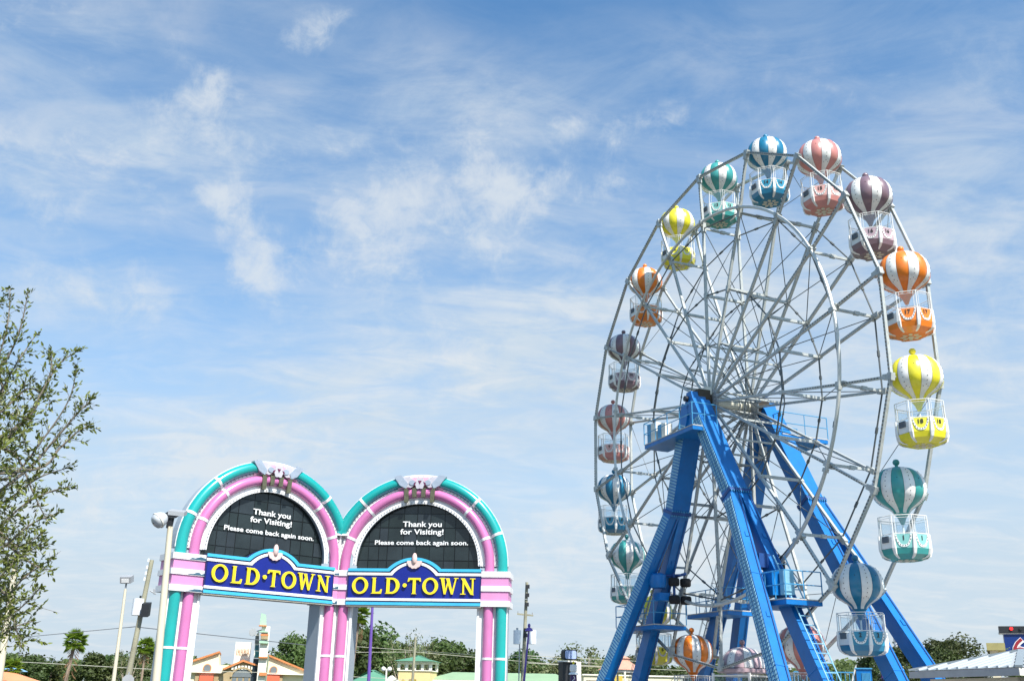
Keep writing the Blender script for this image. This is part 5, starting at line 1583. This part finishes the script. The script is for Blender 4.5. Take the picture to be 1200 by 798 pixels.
hs = thing('blue_roof_house', F.o, 'building with light blue metal roof behind the orange tiled one', 'building')
za = F.uz(10, 786)[1]; zt2 = F.uz(10, 774.5)[1]; ua = F.uz(-60, 786)[0]; ub = F.uz(33, 786)[0]
hip_roof(F, ua, ub, 0, -6, za, zt2 - za, mat('light_blue_roof', (0.22, 0.42, 0.62), 0.4, var=0.06), hs, inset=.6)
bxf(F, MB(), ua + .3, ub - .3, 0, za - .02, -.3, -5.7).build('wall', M_stuccow, hs)

# ------------------------------------------------------------------ rounded display board and purple column
F = Fr(672, 58, 25)
t = thing('display_board', F.o, 'black rounded board with pale blue face on a white and black kiosk', 'sign')
def rrect(u0, u1, z0, z1, r):
    pts = []
    for cx, cz, a in ((u1 - r, z1 - r, 0), (u0 + r, z1 - r, 90), (u0 + r, z0 + r, 180), (u1 - r, z0 + r, 270)):
        pts += [(cx + r * math.cos(rad(a + i * 22.5)), cz + r * math.sin(rad(a + i * 22.5))) for i in range(5)]
    return pts
u0, z1 = F.uz(661, 760.5); u1, z0 = F.uz(676, 773)
b = MB(); b.prism(rrect(u0, u1, z0, z1, .12), F.o + F.n * .02, F.u, zv, -F.n * .42); hb_ = b.build('board', M_dark, t)
b = MB(); b.prism(rrect(u0 + .05, u1 - .05, z0 + .05, z1 - .05, .09), F.o + F.n * .045, F.u, zv, -F.n * .02); b.build('face', mat('pale_blue_face', (0.32, 0.40, 0.62), .4), hb_)
ud, _ = F.uz(660.5, 785); ue_, _ = F.uz(675.5, 785); uf_, _ = F.uz(681, 785)
bxf(F, MB(), ud, ue_, 0, z0 - .12, -.1, -.7).build('kiosk_front', M_dark, t)
bxf(F, MB(), ue_ + .003, uf_, 0, z0 - .08, .0, -.8).build('kiosk_side', M_stuccow, t)
bxf(F, MB(), ud - .03, ue_, z0 - .119, z0 - .04, .03, -.75).build('kiosk_top', M_stuccow, t)
F = Fr(671, 52)
t = thing('purple_statue', F.o, 'purple and white column shaped statue with small yellow ball in front of the kiosk', 'statue')
zt3 = F.uz(671, 778)[1]; uu = F.uz(672, 785)[0]
pr = [(.02, zt3 + .12), (.05, zt3 + .1), (.05, zt3)]
lathe_dir(MB(), [(.01, .20), (.05, .17), (.06, .10), (.03, .04), (.02, 0)], F.P(uu, zt3 - .05), zv, 12).build('ball', M_yel, t)
lathe_dir(MB(), [(.02, 0), (.16, -.02), (.19, -.20), (.17, -.32), (.10, -.36)], F.P(uu, zt3), zv, 14).build('collar', M_white, t)
lathe_dir(MB(), [(.10, -.36), (.20, -.40), (.24, -.48), (.02, -.50)], F.P(uu, zt3), zv, 14).build('band', M_white, t)
lathe_dir(MB(), [(.16, -.48), (.17, -.7), (.22, -1.2), (.30, -zt3)], F.P(uu, zt3), zv, 14).build('body', mat('statue_purple', (0.05, 0.02, 0.10), .5), t)
b = MB(); pts = [F.P(uu + .06 * math.sin(i * .9), zt3 - .55 - i * .05, .24) for i in range(8)]
b.path(pts, .018, 5); b.build('swirl', M_white, t)

# ------------------------------------------------------------------ low cream buildings and pavilion behind the near legs
F = Fr(735, 80, 5)
t = thing('cream_shop_row', F.o, 'row of low cream shops with small dark windows behind the near blue legs', 'building')
z1_ = F.uz(735, 792)[1]
ua = F.uz(684, 795)[0]; ub = F.uz(800, 795)[0]
bxf(F, MB(), ua, ub, 0, z1_, 0, -5).build('wall', M_stucco, t)
bxf(F, MB(), ua - .1, ub + .1, z1_, z1_ + .1, .1, -5.1).build('parapet', M_stuccow, t)
for x in (687, 693, 727, 757, 769, 777, 784, 790):
    a_ = F.uz(x, 796)[0]; wnd = bxf(F, MB(), a_, a_ + .45, 1.2, z1_ - .35, .05, -.02).build('window', M_win, t)
for x in (706, 715): 
    a_ = F.uz(x, 796)[0]; bxf(F, MB(), a_, a_ + .9, 0, z1_ + .02, .3, -.02).build('yellow_bay', mat('bay_yellow', (0.62, 0.42, 0.06), .7), t)
F = Fr(728, 70, 10)
t = thing('pavilion', F.o, 'small octagonal pavilion with stepped terracotta roof between the near blue legs', 'pavilion')
zc3 = F.uz(728, 785)[1]; zt4 = F.uz(728, 773)[1]
b = MB(); lathe_dir(b, [(1.55, 0), (1.50, .03), (.62, .55), (.60, .62)], F.P(0, zc3), zv, 8); b.build('roof', mat('faded_terracotta', (0.50, 0.27, 0.19), .8, var=.12), t)
b = MB(); lathe_dir(b, [(.60, .60), (.60, .72), (.68, .73), (.02, 1.02)], F.P(0, zc3), zv, 8); b.build('roof_lantern', mat('faded_terracotta', (0.50, 0.27, 0.19)), t)
for i in range(8):
    a_ = i * PI / 4; b = MB(); p = F.P(1.35 * math.cos(a_), 0, 1.35 * math.sin(a_)); b.tube(p, p + zv * zc3, .07, 8); b.build('post', M_stuccow, t)
b = MB(); lathe_dir(b, [(1.42, -.02), (1.42, -.16), (1.30, -.16), (1.30, -.02)], F.P(0, zc3), zv, 8); b.build('beam', M_stuccow, t)
# dark dome tent, hedge, blue booth, fences under the wheel
F = Fr(1015, 62, -8)
t = thing('dome_tent', F.o, 'dark grey rounded tent with white side below the blue gondola', 'tent')
ua, z_ = F.uz(992, 785); ub, _ = F.uz(1037, 785); zt5 = F.uz(1015, 771)[1]
b = MB(); prof = []
for i in range(13):
    a_ = PI * i / 12; prof.append((ua + (ub - ua) * (i / 12), max(0.0, zt5 * (math.sin(a_) ** .35))))
b.prism(prof + [(ub, 0), (ua, 0)] if False else prof, F.o, F.u, zv, -F.n * 6); b.build('canopy', mat('tent_grey', (0.035, 0.04, 0.048), .75, var=.25, scale=.8, bump=.3, bscale=3), t)
uc, _ = F.uz(1056, 785)
prof = [(ub - .3, 0)] + [(ub - .3 + (uc - ub + .3) * math.sin(a_), zt5 * .98 * math.cos(a_)) for a_ in [PI / 2 * i / 8 for i in range(9)]]
b = MB(); b.prism(prof, F.o + F.n * .4, F.u, zv, -F.n * 5); b.build('side_sheet', M_white, t)
b = MB(); b.path([F.P(u_, z__ + .03, .02) for u_, z__ in [(ua + (ub - ua) * (i / 12), max(0.0, zt5 * (math.sin(PI * i / 12) ** .35))) for i in range(13)]], .05, 6); b.build('edge_tube', M_white, t)
F = Fr(1013, 48, 0)
t = thing('blue_booth', F.o, 'blue slatted ride booth in front of the dark tent', 'booth')
ua, z1_ = F.uz(1003, 783.5); ub, _ = F.uz(1021, 783.5)
bxf(F, MB(), ua, ub, 0, z1_, 0, -.8).build('body', M_blue, t)
bxf(F, MB(), ua - .04, ub + .04, z1_, z1_ + .05, .05, -.85).build('top', M_rail, t)
for i in range(7):
    a_ = ua + .22 + (ub - ua - .26) * i / 7; bxf(F, MB(), a_, a_ + .035, .3, z1_ - .15, .03, 0).build('slat', M_rail, t)
def fence(x0, x1, d, ytop, label, m, step=.14):
    F = Fr((x0 + x1) / 2, d)
    t = thing('railing_fence', F.o, label, 'fence')
    ua, z1_ = F.uz(x0, ytop); ub, _ = F.uz(x1, ytop)
    bxf(F, MB(), ua, ub, z1_ - .05, z1_, .02, -.02).build('top_rail', m, t)
    bxf(F, MB(), ua, ub, .15, .2, .02, -.02).build('bottom_rail', m, t)
    k = int((ub - ua) / step)
    for i in range(k + 1):
        a_ = ua + (ub - ua) * i / k
        b = MB(); b.tube(F.P(a_, 0 if i % 8 == 0 else .18), F.P(a_, z1_ - .03), .016 if i % 8 else .03, 5); b.build('picket' if i % 8 else 'post', m, t)
fence(930, 1000, 50, 786, 'blue railing fence behind the ladder leg', M_rail, .18)
F = Fr(990, 78)
hd = crown_mesh('foliage', 91, M_fol[1], 5000, leaf=.35)[0]
for i, x in enumerate((905, 922, 940, 958, 976, 994, 1012, 1030, 1048)):
    p = at(x, 782 + (i % 3) * 2, 70 + (i % 2) * 3); t = thing('hedge_bush', (p.x, p.y, 0), ('first', 'second', 'third', 'fourth', 'fifth', 'sixth', 'seventh', 'eighth', 'ninth')[i] + ' rounded green bush from the left in the row behind the blue railing', 'bush', 'bushes behind the blue railing', rotz=i * 1.3); put('foliage', hd, t); t.scale = (p.z * .9, p.z * .9, p.z)

# ------------------------------------------------------------------ metal-roofed booth at the lower right
CR = V((11.7, 24.0, 0)); LE = V((10.6, 27.7, 0))
lv = (LE - CR); ll = lv.length; lv.normalize(); rv = V((-lv.y, lv.x, 0)); rv = -rv if rv.x < 0 else rv
bt = thing('ticket_booth', CR, 'cream booth with grey ribbed metal hip roof in the lower right corner', 'booth')
ov = .35; hE = EYE.z + (837.5 - 781) / FPX * CR.y / .94 * .94 / 1.0 * 1.0
hE = at(1170.4, 781, CR.length).z
hA = at(1154, 760.6, CR.length + 2.2).z
rl = 6.0
c0 = CR; c1 = LE; c2 = LE + rv * rl; c3 = CR + rv * rl
ap = CR + lv * (ll / 2) + rv * (ll / 2) + zv * hA; ap2 = CR + lv * (ll / 2) + rv * (rl - ll / 2) + zv * hA
M_zinc = mat('zinc_roof', (0.27, 0.31, 0.33), 0.55, 0.2, var=0.05, scale=.6)
M_seam = mat('zinc_seam', (0.52, 0.55, 0.57), 0.5, 0.2, var=0.05)
b = MB(); E0, E1, E2, E3 = (c0 + zv * hE, c1 + zv * hE, c2 + zv * hE, c3 + zv * hE)
b.add([E0, E1, E2, E3, ap, ap2], [(1, 0, 4), (0, 3, 5, 4), (3, 2, 5), (2, 1, 4, 5), (0, 1, 2, 3)]); rf = b.build('roof', M_zinc, bt)
for i in range(1, 11):     # standing seams, left slope
    f = i / 11; p = E1.lerp(E0, f); top_ = ap
    k = 1 - abs(f - .5) * 2
    q_ = p + (V((ap.x, ap.y, hA)) - E1.lerp(E0, .5)) * k
    p = p.lerp(q_, .04); b = MB(); b.beam(p + zv * .02, q_ + zv * .02, zv, .04, .07); b.build('seam', M_seam, rf)
for i in range(1, 16):
    f = i / 16; p = E0.lerp(E3, f); k = min(1, min(f, 1 - f) * rl / (ll / 2))
    q_ = p + (lv * (ll / 2) + zv * (hA - hE)) * k
    p = p.lerp(q_, .04); b = MB(); b.beam(p + zv * .02, q_ + zv * .02, zv, .04, .07); b.build('seam', M_seam, rf)
b = MB(); b.beam(E0 + zv * .02, ap + zv * .02, rv - lv, .16, .05); b.build('hip_cap', M_zinc, rf)
b = MB(); b.beam(E1 + zv * .02, ap + zv * .02, rv + lv, .16, .05); b.build('hip_cap', M_zinc, rf)
b = MB(); b.beam(ap + zv * .02, ap2 + zv * .02, lv, .2, .05); b.build('ridge_cap', M_zinc, rf)
for p, q_ in ((E0, E1), (E0, E3)):
    b = MB(); dd = (q_ - p).normalized(); inn = (lv if q_ is E3 else rv)
    b.beam(p + inn * .04 - zv * .10 - dd * .0, q_ + inn * .04 - zv * .10, inn, .10, .16); b.build('gutter', M_grey if q_ is E1 else M_stuccow, bt)
W0, W1, W3 = c0 + (lv + rv) * ov, c1 + (-lv + rv) * ov, c3 + (lv - rv) * ov
for p, q_ in ((W0, W1), (W0, W3)):
    dd = (q_ - p); inn = rv if q_ is W1 else lv
    b = MB(); b.obox((p + q_) / 2 + zv * (hE - .2) / 2 + inn * .06, dd / 2, zv * ((hE - .2) / 2), inn * .06); b.build('wall', mat('booth_wall', (0.62, 0.58, 0.46), .8, var=.06, scale=1, bump=.1, dirt=.08), bt)
# blue sign with the figure six, black traffic light, ochre roof
F = Fr(1195, 60, 5)
t = thing('motel_sign', F.o, 'blue sign with outlined red number 6 at the right edge', 'sign')
ua, z1_ = F.uz(1176, 742.5); ub, z0_ = F.uz(1226, 775); ub = F.uz(1212, 750)[0]
bxf(F, MB(), ua, ub, z0_, z1_, 0, -.5).build('board', mat('motel_blue', (0.004, 0.03, 0.17), .4), t)
bxf(F, MB(), ua - .2, ub + .1, z1_, z1_ + .12, .08, -.55).build('top_trim', M_white, t)
bxf(F, MB(), ua + .6, ua + .9, 0, z0_, -.1, -.4).build('post', M_grey, t)
uu, zz_ = F.uz(1195, 760)
text_in('6', F.P(uu, zz_, .03), F.u, zv, height=1.15, depth=.03, offset=.05).build('number_outline', M_white, t)
text_in('6', F.P(uu, zz_, .06), F.u, zv, height=1.08, depth=.03, offset=.0).build('number', mat('number_red', (0.30, 0.02, 0.03), .4), t)
F = Fr(1188, 40, 8)
t = thing('traffic_light', F.o, 'black horizontal traffic light showing red above the blue sign', 'traffic light')
ua, z0_ = F.uz(1171.5, 741.5); ub, z1_ = F.uz(1207, 733.5)
cm_ = MB(); cm_.obox(F.P((ua + ub) / 2, (z0_ + z1_) / 2 , -.1), F.u * ((ub - ua) / 2), zv * .12, F.n * .09); cm_.build('housing', M_dark, t)
u_, z_ = F.uz(1185, 736.3)
me_ = mat('red_lens', (0.8, 0.02, 0.02), .3); me_.node_tree.nodes['Principled BSDF'].inputs['Emission Color'].default_value = (1, .02, .02, 1); me_.node_tree.nodes['Principled BSDF'].inputs['Emission Strength'].default_value = 1.2
for i in range(3):
    b = MB(); b.tube(F.P(u_ + i * .30, z_, -.02), F.P(u_ + i * .30, z_, .03), .055, 14); b.build('lens', me_ if i == 0 else M_dark, t)
b = MB(); b.tube(F.P(ub + 1.5, z1_ - .1, -.1), F.P(ub, z_, -.1), .05, 8); b.tube(F.P(ub + 1.5, 0, -.1), F.P(ub + 1.5, z1_, -.1), .09, 10); b.build('mast', M_grey, t)
F = Fr(1168, 48, 0)
t = thing('ochre_roof_shed', F.o, 'flat ochre roof edge just behind the metal roofed booth', 'building')
ua, z1_ = F.uz(1155.5, 753); ub, z0_ = F.uz(1178, 758.5)
bxf(F, MB(), ua, ub + .0, z0_ - .1, z1_, 0, -3).build('roof', mat('ochre_roof', (0.34, 0.30, 0.12), .8), t)
bxf(F, MB(), ua + .1, ub - .3, 0, z0_ - .1, -.3, -2.7).build('wall', M_stucco, t)

# ================================================================== NEAR TREE AT THE LEFT EDGE
TD = 8.6
M_leaf = mat('oak_leaf', (0.15, 0.18, 0.030), 0.38, var=0.4, scale=7, transl=.22)
M_twig = mat('oak_twig', (0.17, 0.145, 0.11), 0.85, var=0.2, scale=12)
rn = random.Random(21)
tb = at(-140, 830, TD)
oak = thing('leafy_tree', (tb.x, tb.y, 0), 'sparse leafy green tree reaching into the left edge of the view', 'tree')
LP = lambda x, y, dd=0: at(x, y, TD + dd)
trunk = [V((tb.x, tb.y, 0)), at(-135, 760, TD), at(-120, 660, TD), at(-95, 560, TD), at(-70, 470, TD)]
MB().path(trunk, .1, 10, radii=[.10, .085, .07, .055, .035]).build('trunk', M_bark, oak)
limbs = [
 [(-100, 590), (-40, 510), (-10, 440), (8, 385), (12, 338)], [(-60, 480), (0, 430), (22, 390), (33, 342)], [(-70, 500), (-10, 470), (20, 425), (42, 392)],
 [(-90, 600), (-20, 540), (30, 490), (58, 440), (60, 415)], [(20, 500), (50, 462), (66, 430), (92, 410)], [(-60, 570), (10, 560), (50, 515), (80, 470), (90, 432)],
 [(20, 560), (60, 520), (90, 485), (108, 468)], [(40, 550), (70, 525), (92, 505), (105, 500)], [(-80, 620), (0, 590), (45, 560), (80, 548)],
 [(-90, 660), (-20, 630), (30, 590), (62, 575), (86, 570)], [(-90, 680), (-10, 650), (35, 615), (70, 600)], [(-100, 700), (-20, 690), (25, 650), (52, 640)],
 [(-100, 720), (-10, 710), (30, 675), (60, 655)], [(-100, 740), (-20, 735), (20, 715), (48, 688)], [(-100, 760), (-20, 755), (15, 735), (38, 728)],
 [(-60, 560), (-20, 470), (-30, 400), (-20, 350)], [(-80, 640), (-10, 620), (20, 640), (50, 625)], [(-60, 700), (0, 690), (20, 740), (24, 755)], [(-30, 530), (15, 530), (40, 580), (55, 610)],
 [(0, 470), (-5, 420), (-8, 370), (-3, 352)], [(-20, 500), (15, 470), (35, 455), (60, 470)], [(-40, 620), (10, 640), (40, 662), (62, 668)]]
lf = MB()
def leaf(p, d, s_):
    nn = V((rn.gauss(0, 1), rn.gauss(0, 1), rn.gauss(.5, 1))).normalized()
    t = (d + V((rn.gauss(0, .6), rn.gauss(0, .6), rn.gauss(0, .6)))).normalized()
    w = t.cross(nn).normalized() * (s_ * .22); u2 = t.cross(w).normalized() * (s_ * .05)
    o = len(lf.v)
    lf.v += [p, p + t * s_ * .35 + w + u2, p + t * s_ * .8 + w * .6 + u2, p + t * s_, p + t * s_ * .8 - w * .6 + u2, p + t * s_ * .35 - w + u2]
    lf.f += [(o, o + 1, o + 2, o + 3), (o, o + 3, o + 4, o + 5)]; lf.sm += [False, False]
def smooth(pts, m=5):
    out = []
    for i in range(len(pts) - 1):
        p0 = pts[max(i - 1, 0)]; p1 = pts[i]; p2 = pts[i + 1]; p3 = pts[min(i + 2, len(pts) - 1)]
        for j in range(m):
            t = j / m
            out.append(0.5 * ((2 * p1) + (p2 - p0) * t + (2 * p0 - 5 * p1 + 4 * p2 - p3) * t * t + (3 * p1 - p0 - 3 * p2 + p3) * t ** 3))
    out.append(pts[-1]); return out
tw_b = MB()
for L_ in limbs:
    j0 = rn.uniform(-.5, .5)
    pts = [LP(x, y, j0 + rn.uniform(-.12, .12)) for x, y in L_]
    # root the limb on the trunk
    root = min(trunk, key=lambda q: abs(q.z - pts[0].z + .4))
    pts = smooth([root] + pts)
    m = len(pts)
    MB().path(pts, .01, 6, radii=[.012 * (1 - i / m) ** .9 + .002 for i in range(m)]).build('branch', M_twig, oak)
    total = sum((a - b_).length for a, b_ in zip(pts, pts[1:]))
    nt_ = int(total * 27)
    for i in range(nt_):
        f = rn.uniform(.30, 1.0) ** .8
        k = min(m - 2, int(f * (m - 1))); p = pts[k].lerp(pts[k + 1], rn.random()); dir_ = (pts[k + 1] - pts[k]).normalized()
        side = V((rn.gauss(0, 1), rn.gauss(0, 1), rn.gauss(.1, 1))).normalized()
        td = (dir_ * rn.uniform(.4, 1.2) + side * .9 + zv * .2).normalized()
        tl = rn.uniform(.05, .24) * (1.25 - f * .85)
        end = p + td * tl
        tw_b.tube(p, end, .0022, 3, .001, caps=False)
        for j in range(max(2, int(tl * 45))):
            q = p.lerp(end, rn.uniform(.15, 1.0))
            leaf(q, td, rn.uniform(.024, .048))
    for j in range(6): leaf(pts[-1], (pts[-1] - pts[-2]).normalized(), rn.uniform(.03, .045))
# the denser heart of the crown, towards the edge of the frame and beyond it
for i in range(640):
    x = rn.gauss(-22, 34); y = rn.uniform(430, 745)
    if x > 48 - abs(y - 560) * .09: continue
    p = LP(x, y, rn.uniform(-.7, .7)); a = V((rn.gauss(0, 1), rn.gauss(0, 1), rn.gauss(0, 1))).normalized()
    e_ = p + a * rn.uniform(.12, .3)
    tw_b.tube(p, e_, .0025, 3, .001, caps=False)
    for j in range(13): leaf(p.lerp(e_, rn.random()), a, rn.uniform(.026, .050))
tw_b.build('twigs', M_twig, oak, kind='stuff')
lf.build('leaves', M_leaf, oak, kind='stuff')
